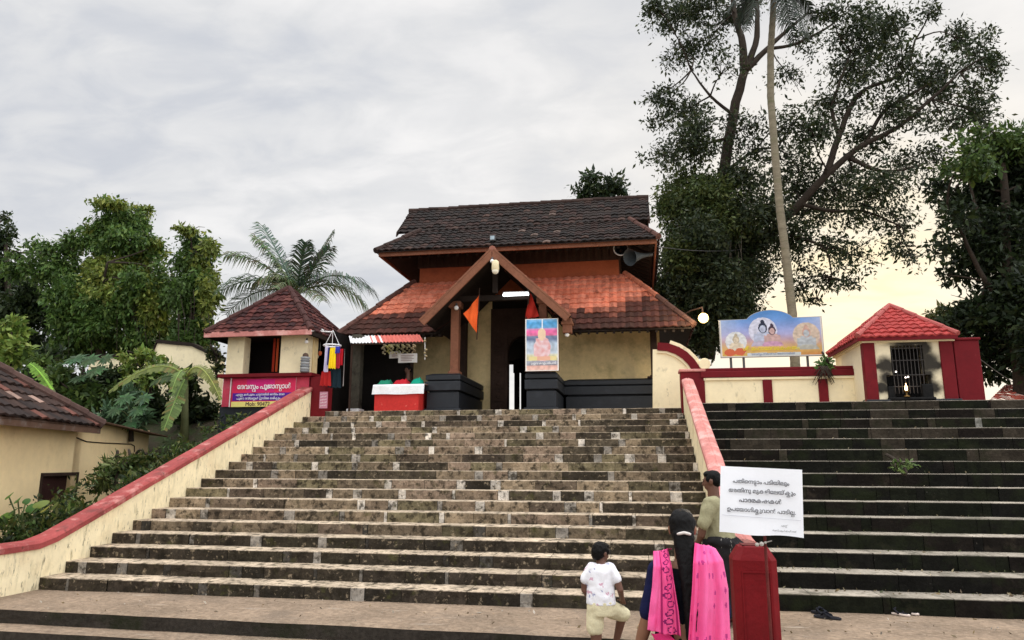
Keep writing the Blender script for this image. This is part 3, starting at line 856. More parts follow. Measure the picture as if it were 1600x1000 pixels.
# soot licks up the wall beside the lamp window
nt = M_SOOTY.node_tree; bs = nt.nodes['Principled BSDF']
src = bs.inputs['Base Color'].links[0].from_socket
tcn = nt.nodes.new('ShaderNodeTexCoord'); acc = None
for (px, py, rx, rz) in ((1446, 566, .36, .34), (1444, 545, .20, .34), (1386, 572, .26, .26), (1450, 590, .2, .3), (1386, 592, .20, .24), (1462, 570, .30, .13), (1378, 572, .24, .10), (1380, 606, .22, .16), (1458, 604, .20, .22), (1420, 537, .5, .10)):
    c = at(px, py, 15.45) - V((5.3, 16.4, 2.77))
    sb = nt.nodes.new('ShaderNodeVectorMath'); sb.operation = 'SUBTRACT'; nt.links.new(tcn.outputs['Object'], sb.inputs[0]); sb.inputs[1].default_value = c
    ns_ = nt.nodes.new('ShaderNodeTexNoise'); ns_.inputs['Scale'].default_value = 7; ns_.inputs['Detail'].default_value = 4; nt.links.new(tcn.outputs['Object'], ns_.inputs['Vector'])
    n2_ = nt.nodes.new('ShaderNodeVectorMath'); n2_.operation = 'MULTIPLY_ADD'; nt.links.new(ns_.outputs['Color'], n2_.inputs[0]); n2_.inputs[1].default_value = (.16, .0, .16); nt.links.new(sb.outputs[0], n2_.inputs[2])
    n3_ = nt.nodes.new('ShaderNodeVectorMath'); n3_.operation = 'SUBTRACT'; nt.links.new(n2_.outputs[0], n3_.inputs[0]); n3_.inputs[1].default_value = (.08, 0, .08)
    dv = nt.nodes.new('ShaderNodeVectorMath'); dv.operation = 'DIVIDE'; nt.links.new(n3_.outputs[0], dv.inputs[0]); dv.inputs[1].default_value = (rx, .4, rz)
    ln = nt.nodes.new('ShaderNodeVectorMath'); ln.operation = 'LENGTH'; nt.links.new(dv.outputs[0], ln.inputs[0])
    mr_ = nt.nodes.new('ShaderNodeMapRange'); mr_.interpolation_type = 'SMOOTHSTEP'; mr_.inputs[1].default_value = 1.15; mr_.inputs[2].default_value = .35; mr_.inputs[3].default_value = 0; mr_.inputs[4].default_value = .97
    nt.links.new(ln.outputs['Value'], mr_.inputs[0])
    if acc is None: acc = mr_.outputs[0]
    else:
        mm = nt.nodes.new('ShaderNodeMath'); mm.operation = 'MAXIMUM'; nt.links.new(acc, mm.inputs[0]); nt.links.new(mr_.outputs[0], mm.inputs[1]); acc = mm.outputs[0]
mx = nt.nodes.new('ShaderNodeMix'); mx.data_type = 'RGBA'; nt.links.new(acc, mx.inputs[0]); nt.links.new(src, mx.inputs[6]); mx.inputs[7].default_value = (.016, .015, .015, 1)
nt.links.new(mx.outputs[2], bs.inputs['Base Color'])
q.build('wall', M_SOOTY, sh)
q = MB(); q.box(SX0 - .02, SX0 + .20, SY0 - .04, SY0 + .15, ZS, ZE - .01); q.build('pillar', M_RED, sh, bevel=.01)
q = MB(); q.box(SX1 - .22, SX1 + .02, SY0 - .04, SY0 + .15, ZS, ZE - .01); q.build('pillar', M_RED, sh, bevel=.01)
q = MB(); q.box(SX0 - .10, SX1 + .1, SY0 - .10, SY1 + .1, ZE, ZE + .05); q.box(SX0 - .04, SX1 + .06, SY0 - .06, SY1 + .06, ZE - .05, ZE); q.build('cornice', M_WALLCREAM, sh, bevel=.01)
q = MB(); q.box(SX0 - .05, SX1 + .05, SY0 - .12, SY0 - .045, ZS - .01, ZS + .10); q.build('base_course', M_BLACK, sh, bevel=.01)
rf = MB()
RX0, RX1, RY0, RY1, RZ = 4.37, 6.20, 15.30, 17.70, 4.085
AP = V((5.44, 16.6, 4.96))
def pyramid(mb, x0, x1, y0, y1, z, ap, tw, ch, colf, seed, capc, capr=.05, bell=0):
    e = .03
    tiles(mb, (x0, y0, z), (x1, y0, z), ap + V((e, 0, 0)), ap - V((e, 0, 0)), tw, ch, colf, seed)
    tiles(mb, (x1, y0, z), (x1, y1, z), ap + V((0, e, 0)), ap - V((0, e, 0)), tw, ch, colf, seed + 1)
    tiles(mb, (x1, y1, z), (x0, y1, z), ap - V((e, 0, 0)), ap + V((e, 0, 0)), tw, ch, colf, seed + 2)
    tiles(mb, (x0, y1, z), (x0, y0, z), ap - V((0, e, 0)), ap + V((0, e, 0)), tw, ch, colf, seed + 3)
    for c in ((x0, y0), (x1, y0), (x1, y1), (x0, y1)):
        ridge_caps(mb, (c[0], c[1], z + .06), ap + V((0, 0, .05)), capr, capc, seed + 4)
pyramid(rf, RX0, RX1, RY0, RY1, RZ, AP, .16, .18, col_red, 31, (.32, .08, .07))
rf.build('roof', mk('red_painted_tile', (1, 1, 1), var=.12, scale=2, rough=.6, bump=.2, attr=True, stains=[((.22, .03, .03), .6, .74, 3, .5)]), sh)
q = MB(); q.box(RX0 + .02, RX1 - .02, RY0 + .03, RY1 - .03, RZ, RZ + .03)
q.prism([(RX0, RY0 - .01, RZ - .05), (RX1, RY0 - .01, RZ - .05), (RX1, RY0 - .01, RZ + .05), (RX0, RY0 - .01, RZ + .05)], (0, .04, 0))
q.prism([(RX0 - .01, RY0, RZ - .05), (RX0 - .01, RY1, RZ - .05), (RX0 - .01, RY1, RZ + .05), (RX0 - .01, RY0, RZ + .05)], (.04, 0, 0))
q.build('eave_board', M_RED, sh)
bd = MB(); bd.add([(RX0 + .1, RY0 + .1, RZ + .04), (RX1 - .1, RY0 + .1, RZ + .04), (RX1 - .1, RY1 - .1, RZ + .04), (RX0 + .1, RY1 - .1, RZ + .04), AP - V((0, 0, .05))], [(0, 1, 4), (1, 2, 4), (2, 3, 4), (3, 0, 4)]); bd.build('roof_boarding', M_SOFFIT, sh)
gr = MB()
nb = 9
for i in range(nb):
    x = wx0 + .03 + (wx1 - wx0 - .06) * i / (nb - 1)
    gr.tube([(x, SY0 + .02, at(1400, 615, 15.45).z), (x, SY0 + .02, wz1)], .0075, 6)
for pz in (544, 563, 586, 604):
    z = at(1410, pz, 15.45).z; gr.tube([(wx0, SY0 + .015, z), (wx1, SY0 + .015, z)], .009, 6)
gr.build('window_grille', mk('dull_steel', (.055, .05, .047), rough=.6), sh)
q = MB(); q.box(nx0, nx1, SY0 + .5, SY0 + .6, ZS, wz1); q.box(nx0 - .02, nx1 + .02, SY0 - .12, SY0 + .3, ZS, ZS + .14); q.box(nx0, nx0 + .12, SY0 - .06, SY0 + .1, ZS + .1, ZS + .36); q.box(nx1 - .2, nx1, SY0 - .06, SY0 + .1, ZS + .1, ZS + .40)
q.build('lamp_niche', mk('soot_black', (.012, .012, .012), rough=.9, var=.4, scale=5), sh, bevel=.02)
lamp = thing('oil_lamp', 'small brass oil lamp burning in the sooty niche of the shrine', 'oil lamp', at(1417, 622, 15.36))
c = at(1417, 620, 15.36)
q = MB(); q.lathe([(.06, 0), (.05, .02), (.015, .04), (.015, .08), (.06, .11), (.05, .12)], c, 14); q.build('bowl', mk('dark_brass', (.20, .12, .04), rough=.4, metal=.7), lamp, smooth=True)
q = MB(); q.lathe([(.005, -.01), (.026, .03), (.024, .06), (.012, .11), (.002, .15)], c + V((0, -.01, .115)), 12); q.build('flame', M_FLAME, lamp, smooth=True)
for i, (px, py) in enumerate(((1400, 581), (1415, 590), (1419, 589))):
    c = at(px, py, 15.44)
    t = thing('grille_lamp', ('tiny lit wick on the left bar of the shrine grille', 'tiny lit wick left of a close pair above the shrine flame', 'tiny lit wick right of a close pair above the shrine flame')[i], 'oil lamp', c, 'wicks on the shrine grille')
    q = MB(); q.ball(c, (.016, .016, .020), 8); q.build('wick_flame', lamp_mat('wick%d' % i, (1, .85, .75), 2.5), t, smooth=True)
    q = MB(); q.lathe([(.02, -.03), (.03, -.015), (.022, -.012)], c, 8); q.build('cup', M_METAL, t)
rw = thing('side_wall', 'plain maroon wall standing against the right side of the shrine', 'wall', (6.4, 15.5, 2.77))
q = MB(); q.box(6.16, 6.62, 15.42, 16.2, 2.77, 4.02); q.build('wall', M_RED, rw, bevel=.015)
q = MB(); q.box(6.13, 6.65, 15.39, 16.23, 4.02, 4.07); q.build('coping', M_RED, rw, bevel=.015)
tr_ = thing('tiled_roof', 'low red and white speckled tile roof behind the stair at the right edge', 'roof', at(1590, 625, 20))
q = MB(); a, b, c, d = at(1542, 632, 20), at(1680, 632, 20), at(1680, 590, 22), at(1574, 602, 22)
tiles(q, a, b, c, d, .2, .2, lambda u, v, W, rng: rng.choice([(.40, .10, .07), (.30, .08, .06), (.50, .35, .30)]), 41)
q.build('tiles', M_TILE, tr_)
q = MB(); q.box(a.x + .2, b.x, 20.4, 22, 2.7, a.z); q.build('wall', M_WALLCREAM, tr_)

# ------------------------------------------------------------------ kiosk on the left
kk = thing('stall_kiosk', 'cream stall with dark pyramid tile roof and pink signed base at the stair top', 'kiosk', (-9, 17.4, 2.83))
KX0, KX1, KY0, KY1 = -10.05, -7.92, 16.42, 18.7
KR0, KR1, KF, KB, KZ = -10.42, -7.66, 16.02, 18.78, 4.72
q = MB(); q.box(KX0, KX0 + .46, KY0, KY0 + .3, 3.76, 4.74); q.build('pillar', M_WALLCREAM, kk, bevel=.012)
q = MB(); q.box(-8.62, KX1, KY0, KY0 + .3, 3.76, 4.74); q.build('pillar', M_WALLCREAM, kk, bevel=.012)
q = MB(); q.box(KX1 - .22, KX1 + .03, KY0 + .31, KY0 + .55, 3.76, 4.70); q.build('corner_post', M_OLDCREAM, kk, bevel=.012)
q = MB(); q.box(KX1 - .2, KX1, KY1 - .2, KY1 - .012, 3.76, 4.70); q.build('corner_post', M_OLDCREAM, kk, bevel=.012)
q = MB(); q.box(KX0, KX0 + .15, KY0 + .3, KY1, ZP, 4.72); q.box(KX0 + .15, KX1, KY1 - .01, KY1 + .12, ZP, 4.72); q.box(KX0 + .16, KX1 - .2, KY0 + .9, KY0 + .95, 3.76, 4.7); q.build('inner_wall', M_DARK, kk)
q = MB(); q.box(KX0 - .12, KX1 + .22, KY0 - .14, KY0 + .32, 3.67, 3.76); q.box(KX1 - .2, KX1 + .22, KY0 + .32, KY1, 3.67, 3.76); q.build('counter_ledge', M_RED, kk, bevel=.012)
M_ROSE = mk('rose_paint', (.55, .06, .10), var=.15, scale=1.5, rough=.6, stains=[((.62, .22, .24), .55, .7, 2, .5)])
q = MB(); q.box(KX0 - .03, KX1 + .1, KY0, KY1, 2.97, 3.67); q.build('base_wall', M_ROSE, kk)
q = MB(); q.box(KX0 - .1, KX1 + .12, KY0 + .03, KY1, 2.2, 2.97); q.build('plinth', M_BLACK, kk, bevel=.01)
rf = MB(); pyramid(rf, KR0, KR1, KF, KB, KZ, V((-9.0, 17.4, 6.12)), .19, .165, col_kiosk, 51, (.06, .027, .024), .07)
rf.build('roof', M_TILE, kk)
q = MB(); q.box(KR0 - .02, KR1 + .02, KF - .03, KF + .02, KZ - .09, KZ + .04); q.build('fascia', M_PINK, kk, bevel=.006)
q = MB(); q.box(KR1 - .03, KR1 + .02, KF + .025, KB, KZ - .09, KZ + .03); q.box(KR0 - .02, KR0 + .02, KF + .025, KB, KZ - .09, KZ + .03); q.box(KR0 + .05, KR1 - .05, KF + .05, KB - .05, KZ - .02, KZ + .02); q.build('eave_board', M_SOFFIT, kk)
bd = MB(); bd.add([(KR0 + .1, KF + .1, KZ + .03), (KR1 - .1, KF + .1, KZ + .03), (KR1 - .1, KB - .1, KZ + .03), (KR0 + .1, KB - .1, KZ + .03), (-9, 17.4, 6.08)], [(0, 1, 4), (1, 2, 4), (2, 3, 4), (3, 0, 4)]); bd.build('roof_boarding', M_SOFFIT, kk)
tg = thing('tube_light', 'unlit white tube fixed under the right eave of the stall roof', 'lamp', at(505, 518, 16.2))
q = MB(); q.tube([at(486, 517, 16.0), at(524, 519, 17.6)], .018, 8); q.build('tube', M_WHITE, tg)
q = MB(); q.box(*sorted((at(503, 518, 16.8).x - .05, at(503, 518, 16.8).x + .05)), 16.7, 16.8, at(503, 518, 16.8).z + .015, at(503, 518, 16.8).z + .05); q.build('batten', M_WHITE, tg)
bulb('light_bulb', 'white bulb under the stall eave beside the right cream pillar', at(479, 534, 16.3), .045)

# ------------------------------------------------------------------ booth under the left wing of the gatehouse
aw = thing('sheet_awning', 'red and white corrugated sheet awning under the left eave of the gatehouse', 'awning', at(600, 532, 17.3))
q = MB()
a, b, c, d = at(548, 536, 17.0), at(662, 533.5, 17.0), at(655, 522.5, 17.9), at(545, 525, 17.9)
n = 60
for i in range(n):
    t0, t1 = i / n, (i + 1) / n
    def S(t, top):
        p = (d + (c - d) * t) if top else (a + (b - a) * t)
        return p + V((0, 0, .018 * math.sin(t * 2 * math.pi * 22)))
    s = .5 + .12 * math.sin(i * 1.3)
    col = (.72, .72, .72) if t0 < s - .12 else (.55, .14, .11)
    q.face([S(t0, 0), S(t1, 0), S(t1, 1), S(t0, 1)], col)
    q.face([S(t0, 0) - V((0, 0, .012)), S(t0, 1) - V((0, 0, .012)), S(t1, 1) - V((0, 0, .012)), S(t1, 0) - V((0, 0, .012))], tuple(k * .5 for k in col))
q.build('sheet', M_SHEET, aw)
q = MB(); q.tube([a + V((.05, .02, -.03)), b + V((-.05, .02, -.03))], .02, 6); q.tube([V((-7.05, 17.1, ZP)), V((-7.05, 17.1, a.z))], .03, 8); q.build('frame', M_DARKWOOD, aw)
gp = thing('stone_pillar', 'grey weathered stone pillar standing in the dark gap beside the red counter', 'pillar', at(553, 637, 17.6))
c0, c1 = at(547, 637, 17.7), at(562, 637, 17.7)
q = MB(); q.box(c0.x, c1.x, 17.6, 17.85, ZP, 4.9); q.build('shaft', mk('grey_pillar', (.07, .065, .05), var=.4, scale=3, stains=[((.02, .02, .015), .5, .65, 4, .8)]), gp, bevel=.02)
q = MB(); q.box(c0.x - .05, c1.x + .05, 17.55, 17.9, ZP, ZP + .15); q.build('foot', M_DARKSTONE, gp, bevel=.02)
bk = thing('booth_partition', 'dark board partition closing the back of the booth beside the gatehouse', 'partition', (-7, 18.9, ZP))
q = MB(); q.box(-7.6, -6.05, 18.9, 18.95, ZP, 5.0); q.box(-7.65, -7.6, 17.3, 18.95, ZP, 4.95); q.build('board', M_DARK, bk)
q = MB(); q.box(-6.08, -6.02, 18.86, 18.98, ZP, 5.0); q.build('batten', M_DARKWOOD, bk)
ct = thing('booth_counter', 'red counter box draped with a white cloth at the head of the stair', 'counter', at(620, 637, 16.9))
x0, x1 = at(585, 620, 16.9).x, at(654, 620, 16.9).x
q = MB(); q.box(x0, x1, 16.9, 17.7, ZP, 3.48); q.build('body', M_BRIGHTRED, ct, bevel=.01)
q = MB()
xa, xb = at(583, 605, 16.85).x, at(663, 605, 16.85).x
zt = 3.51
def cloth_fn(u, v):
    x = xa + (xb - xa) * u
    if v < .45:
        k = v / .45
        return (x - .03 * (1 - k) * (1 if u < .5 else .3), 16.85 - .012 * math.sin(u * 17 + 2 * math.sin(u * 5)) * (1 - k), 3.26 + .006 * math.sin(u * 9) + (zt - 3.26) * k)
    return (x, 16.85 + .95 * (v - .45) / .55, zt)
q.grid(cloth_fn, 60, 12, (.80, .82, .84))
q.build('cloth', M_CLOTH, ct, smooth=True)
for (px0, px1, py, col, lab, nm, cat) in ((592, 612, 597, (.02, .20, .12), 'folded dark green cloth on the left end of the white-draped counter', 'folded_cloth', 'cloth'),
                                       (616, 639, 596, (.45, .02, .03), 'flat red cloth bundle in the middle of the white-draped counter', 'cloth_bundle', 'cloth'),
                                       (643, 660, 594, (.01, .28, .18), 'crumpled green plastic bag on the right end of the white-draped counter', 'plastic_bag', 'bag')):
    a, b = at(px0, 600, 17.1), at(px1, 600, 17.1)
    q = MB(); n = 5
    hh = at(px0, py - 2, 17.1).z - zt
    def lump(u, v, a=a, b=b, hh=hh):
        return (a.x + (b.x - a.x) * u, 16.95 + .45 * v, zt + .005 + max(.0, hh + .03) * (1 - abs(2 * u - 1) ** 4) * (1 - abs(2 * v - 1) ** 4) * (.8 + .5 * mnoise.noise((u * 6 + a.x, v * 5, 1))))
    q.grid(lump, 20, 12, col)
    tag(q.build(nm, M_CLOTH, smooth=True), lab, cat)
for (x0_, y0_, x1_, y1_, Y, lab) in ((622, 552, 652, 567, 17.95, 'white paper notice hanging in front in the booth'), (608, 549, 626, 560, 18.1, 'white paper notice half hidden behind the larger one in the booth')):
    a, b = at(x0_, y1_, Y), at(x1_, y0_, Y)
    nt_ = thing('paper_notice', lab, 'notice', a)
    q = MB(); q.grid(lambda u, v: (a.x + (b.x - a.x) * u, Y + .015 * math.sin(u * 7), a.z + (b.z - a.z) * v), 12, 4, (.78, .78, .76))
    q.build('sheet', M_PRINT, nt_)
    q = MB()
    for i in range(4):
        z = a.z + (b.z - a.z) * (.75 - .18 * i)
        q.box(a.x + .08, b.x - .08 - .05 * (i % 2), Y - .022, Y - .018, z, z + .012, col=(.35, .25, .25))
    q.build('writing', M_PRINT, nt_)
for k, (px, py, col) in enumerate(((600, 546, (.55, .50, .35)), (607, 545, (.62, .60, .25)), (613, 545, (.68, .66, .40)), (622, 545, (.35, .36, .20)), (630, 545, (.45, .42, .25)), (638, 545, (.33, .30, .18)), (646, 546, (.48, .38, .24)))):
    a = at(px, py - 7, 18.0); g_ = MB()
    for j in range(9):
        g_.ball(a + V((.04 * math.sin(j * 1.7 + k), .03 * math.cos(j), -.03 * j)), .035 * (1.1 - .05 * j), 7, tuple(c_ * (1 + .2 * math.sin(j)) for c_ in col))
    tag(g_.build('flower_garland', M_CLOTH, smooth=True), 'pale flower garland on the booth rail, %s' % (['leftmost of the row, dusty white', 'second from the left, yellowish', 'third from the left, palest yellow', 'olive green, in the middle', 'buff, just right of the middle', 'dull olive, second from the right', 'orange-buff, rightmost of the row'][k]), 'garland', 'garlands hanging in the booth')
wb = thing('wind_chime', 'string of small brass bells hanging from the corner of the booth awning', 'bells', at(664, 528, 17.0))
a, b = at(664, 527, 17.0), at(664, 562, 17.0)
q = MB(); q.tube([a, b], .008, 6); q.build('cord', M_WHITE, wb)
for k, py in enumerate((532, 546, 551, 556)):
    c = at(664 + (k % 2) * 2, py, 17.0); q = MB(); q.lathe([(.045, -.03), (.035, .0), (.012, .03)], c, 10); q.build('bell', mk('tarnished_brass%d' % k, (.28, .22, .12), rough=.4, metal=.5), wb, smooth=True)
# ------------------------------------------------------------------ flags and hanging goods
def flag(name, label, pts, Y, col, thick=.004):
    root = thing(name, label, 'flag', at(pts[0][0], pts[0][1], Y))
    A_, B_, C_ = [at(x, y, Y) for x, y in pts]
    q = MB(); n = 14
    vs, idx, fs = [], {}, []
    for i in range(n + 1):
        for j in range(n + 1 - i):
            u, v = i / n, j / n
            p = A_ + (B_ - A_) * u + (C_ - A_) * v
            p = p + V((0, .05 * math.sin(u * 7 + v * 4) + .03 * math.sin(v * 11), 0))
            idx[i, j] = len(vs); vs.append(p)
    for i in range(n):
        for j in range(n - i):
            fs.append((idx[i, j], idx[i + 1, j], idx[i, j + 1]))
            if j < n - i - 1:
                fs.append((idx[i + 1, j], idx[i + 1, j + 1], idx[i, j + 1]))
    q.add(vs, fs, col); o = q.build('cloth', M_CLOTH, root, smooth=True)
    q = MB(); q.tube([A_ + V((0, .02, .15)), B_ + V((0, .02, -.15))], .014, 8); q.build('pole', M_DARKWOOD, root)
flag('pennant', 'orange triangular pennant hanging at the left side of the porch', [(749, 459), (745, 521), (725, 491)], 17.3, (.80, .13, .03))
flag('pennant', 'deep red pennant hanging above the painted poster', [(829, 457), (820, 499), (843, 495)], 17.3, (.42, .03, .02))

gd = thing('hanging_clothes', 'hoop of white, yellow, blue and red dress clothes hung at the stall corner', 'clothes', at(520, 520, 16.3))
c = at(519, 540, 16.3)
q = MB()
q.tube([c + V((.20 * math.cos(t), .2 * math.sin(t), 0)) for t in [i * math.pi / 8 for i in range(17)]], .02, 6, False, (.75, .75, .78))
for s in (-.19, .0, .19):
    q.tube([c + V((s, 0, 0)), c + V((0, 0, .38))], .007, 5, True, (.7, .7, .7))
q.build('hoop', M_CLOTH, gd)
for (x0_, x1_, y0_, y1_, Y, col) in ((506, 514, 541, 581, 16.12, (.62, .58, .74)), (511, 515, 543, 570, 16.10, (.03, .04, .25)), (514, 525, 543, 576, 16.08, (.85, .62, .02)), (523, 532, 541, 552, 16.08, (.04, .05, .38)), (525, 531, 551, 575, 16.10, (.42, .03, .05)), (529, 537, 545, 571, 16.14, (.50, .02, .03)), (536, 539, 545, 603, 16.2, (.33, .30, .30)), (514, 533, 576, 606, 16.22, (.012, .025, .035)), (501, 517, 580, 603, 16.16, (.36, .02, .02))):
    a, b = at(x0_, y1_, Y), at(x1_, y0_, Y)
    q = MB()
    q.grid(lambda u, v: (a.x + (b.x - a.x) * (.5 + (u - .5) * (1.12 - .2 * v)), Y + .022 * math.sin(u * 16 + x0_) * (1.2 - v), a.z + (b.z - a.z) * v + .012 * math.sin(u * 19) * (1 - v)), 16, 8, col)
    q.build('garment', M_CLOTH, gd, smooth=True)
oc = thing('hanging_cloth', 'orange and red cloth strip hanging in the opening of the stall', 'cloth', at(431, 530, 16.6))
for (x0_, x1_, col) in ((425, 431, (.50, .06, .03)), (430, 437, (.62, .14, .05))):
    a, b = at(x0_, 581, 16.66), at(x1_, 529, 16.66)
    q = MB(); q.grid(lambda u, v: (a.x + (b.x - a.x) * u, 16.66 + .03 * math.sin(u * 9 + x0_), a.z + (b.z - a.z) * v), 10, 6, col); q.build('strip', M_CLOTH, oc, smooth=True)
jg = thing('wrapped_bundle', 'grey striped bundle standing on the red ledge at the stall corner', 'bundle', at(475, 582, 16.3))
c = at(476, 582, 16.3)
q = MB()
for k in range(6):
    q.lathe([(.09 + .02 * math.sin(k), 0), (.115, .03), (.10, .065)], c + V((0, 0, .062 * k)), 14, (.32, .33, .33) if k % 2 else (.20, .21, .22))
q.build('wrap', M_CLOTH, jg, smooth=True)
q = MB(); q.ball(c + V((0, 0, .41)), (.075, .07, .07), 10, (.12, .08, .06)); q.build('knot', M_CLOTH, jg, smooth=True)
for k, (px, py, r_, col, lab) in enumerate(((494, 546, .05, (.45, .32, .16), 'small buff toy packet hanging highest inside the stall side'), (500, 552, .05, (.5, .12, .05), 'small orange packet hanging lower inside the stall side'), (496, 557, .04, (.35, .3, .2), 'small grey-brown packet hanging lowest inside the stall side'))):
    c = at(px, py, 17.0); q = MB(); q.ball(c, (r_, r_ * .5, r_ * 1.3), 8, col); q.tube([c + V((0, 0, r_)), c + V((0, 0, .3))], .005, 5, True, (.3, .3, .3))
    tag(q.build('hanging_packet', M_CLOTH, smooth=True), lab, 'packet', 'packets hanging in the stall')

# ------------------------------------------------------------------ house at the left edge
hs_ = thing('garden_house', 'low buff house with a worn tile roof and a small dark window beside the stair', 'house', (-10, 12, 0))
W0, W1 = V((-8.95, 6.0, 0)), V((-11.75, 16.0, 0))
dW = (W1 - W0).normalized(); nW = V((dW.y, -dW.x, 0))
if nW.x < 0: nW = -nW
wl = (W1 - W0).length
def onwall(px, py, off=0):
    d = _f + _r * ((px - 800) / FPX) + _u * ((500 - py) / FPX)
    p0 = W0 + nW * off
    t = (p0 - CAM).dot(nW) / d.dot(nW)
    return CAM + d * t
EVL, EVR = onwall(0, 652, .45), onwall(158, 667, .45)
HZ = (EVL.z + EVR.z) / 2
wa, wb_ = onwall(64, 739), onwall(117, 784)
sa, sb_ = (wa - W0).dot(dW), (wb_ - W0).dot(dW)
q = MB()
def wp(s, z, d=0):
    return W0 + dW * s + nW * d + V((0, 0, z))
def wbox(mb, s0, s1, z0, z1, d0, d1, col=None):
    mb.prism([wp(s0, z0, d0), wp(s1, z0, d0), wp(s1, z1, d0), wp(s0, z1, d0)], nW * (d1 - d0), col)
top_end = onwall(228, 672).z
sr = (EVR - W0).dot(dW)
wbox(q, -3, sa, -.5, HZ + .05, -.2, 0); wbox(q, sb_, sr, -.5, HZ + .05, -.2, 0); wbox(q, sa, sb_, wa.z, HZ + .05, -.2, 0); wbox(q, sa, sb_, -.5, wb_.z, -.2, 0)
wbox(q, sr, wl, -.5, top_end, -.2, 0)
q.prism([wp(wl, -.5, 0), wp(wl, -.5, -5), wp(wl, top_end, -5), wp(wl, top_end, 0)], dW * .2)
q.build('wall', M_YELLOW, hs_)
wn = MB()
for (s0, s1, z0, z1) in ((sa, sa + .06, wb_.z, wa.z), (sb_ - .06, sb_, wb_.z, wa.z), (sa, sb_, wa.z - .06, wa.z), ):
    wbox(wn, s0, s1, z0, z1, -.06, .02)
wno = wn.build('window', M_DARKWOOD, hs_)
q = MB(); wbox(q, sa + .06, sb_ - .06, wb_.z, wa.z - .06, -.12, -.07); q.build('shutter', mk('maroon_brown_shutter', (.035, .014, .013), var=.3, rough=.6), wno)
# roof: slope above the long wall, closed by a hip at its far end
hi = 2.6; pitch = .72
eA, eB = W0 - dW * 3 + nW * .45, W0 + dW * sr + nW * .45
eA.z = eB.z = HZ
tA, tB = eA - nW * hi, eB - nW * hi - dW * hi
tA.z = tB.z = HZ + hi * pitch
rf = MB()
tiles(rf, eA, eB, tB, tA, .24, .26, col_house, 61, thick=.035) if (eB - eA).cross(V((0, 0, 1))).dot(nW) > 0 else tiles(rf, eB, eA, tA, tB, .24, .26, col_house, 61, thick=.035)
fB = eB - nW * 2 * hi; fB.z = HZ
tiles(rf, eB, fB, tB - dW * .02, tB + dW * .0, .24, .26, col_house, 62)
ridge_caps(rf, eB + V((0, 0, .07)), tB + V((0, 0, .07)), .10, (.10, .06, .05), 7, .36)
ridge_caps(rf, tB + V((0, 0, .07)), tA + V((0, 0, .07)), .10, (.10, .06, .05), 8, .36)
rf.build('roof', M_TILE, hs_)
q = MB(); q.prism([eA + V((0, 0, -.12)), eB + V((0, 0, -.12)), eB + V((0, 0, -.01)), eA + V((0, 0, -.01))], -nW * .04)
q.prism([eA + V((0, 0, -.03)), eB + V((0, 0, -.03)), tB + V((0, 0, -.04)), tA + V((0, 0, -.04))], (0, 0, .02)); q.build('fascia', M_RUST, hs_)
q = MB(); s1 = onwall(268, 684, .5); s0 = onwall(120, 660, .30)
a_ = wp((onwall(150, 662, .3) - W0).dot(dW), 0, .3); a_.z = onwall(150, 657, .3).z
b_ = s1.copy()
q.prism([a_, b_, b_ - nW * 3 + V((0, 0, .35)), a_ - nW * 3 + V((0, 0, .35))], (0, 0, .02)); q.build('sheet_roof', M_RUST, hs_)
q = MB()
pth = [onwall(x, y, .012) for x, y in ((120, 684), (135, 690), (160, 692), (205, 694), (210, 697), (210, 706))]
q.tube(pth, .012, 6); q.build('conduit', M_DARKWOOD, hs_)

# compound wall behind the garden
cwl = thing('compound_wall', 'cream garden wall with a dark sloping cap behind the banana plants', 'wall', (-13, 19.5, 2))
q = MB()
pl_ = [at(x, y, 19.5) for x, y in ((140, 560), (238, 556), (246, 536), (300, 541), (345, 562))]
for a, b in zip(pl_, pl_[1:]):
    q.prism([V((a.x, 19.5, 1.5)), V((b.x, 19.5, 1.5)), b, a], (0, .22, 0))
q.build('wall', M_WALLCREAM, cwl)
q = MB()
for a, b in zip(pl_, pl_[1:]):
    q.prism([a + V((0, -.06, 0)), b + V((0, -.06, 0)), b + V((0, -.06, .10)), a + V((0, -.06, .10))], (0, .34, 0))
q.build('cap', M_SOFFIT, cwl)

# ------------------------------------------------------------------ globe lamp, cables
gl = thing('globe_lamp', 'bright lit globe lamp beside the right corner of the gatehouse roof', 'lamp', at(1099, 560, 17.9))
c = at(1099, 497, 17.9)
q = MB(); q.ball(c, .125, 16); q.build('globe', M_GLOW, gl, smooth=True)
q = MB(); q.tube([c + V((0, .05, .12)), c + V((0, .15, .30)), c + V((-.25, .5, .30)), V((.9, 19.0, 5.25))], .018, 8); q.build('bracket', M_DARKWOOD, gl)
pt = bpy.data.lights.new('globe_light', 'POINT'); pt.energy = 60; pt.color = (1, .8, .5); pt.shadow_soft_size = .16
po = bpy.data.objects.new('globe_light', pt); COL.objects.link(po); po.parent = gl; po.location = V((0, -.3, (c - gl.location).z))
def cable(label, pts, sag, r=.009):
    q = MB(); n = 24; a, b = pts
    q.tube([a + (b - a) * (i / n) - V((0, 0, sag * 4 * (i / n) * (1 - i / n))) for i in range(n + 1)], r, 5)
    tag(q.build('overhead_cable', M_METAL), label, 'cable')
cable('thin dark cable from the upper eave into the big tree', (at(1020, 384, 18.5), at(1170, 388, 25)), .12)
cable('thin slanting wire beside the right shrine', (at(1516, 549, 16.3), at(1582, 597, 19)), .02)

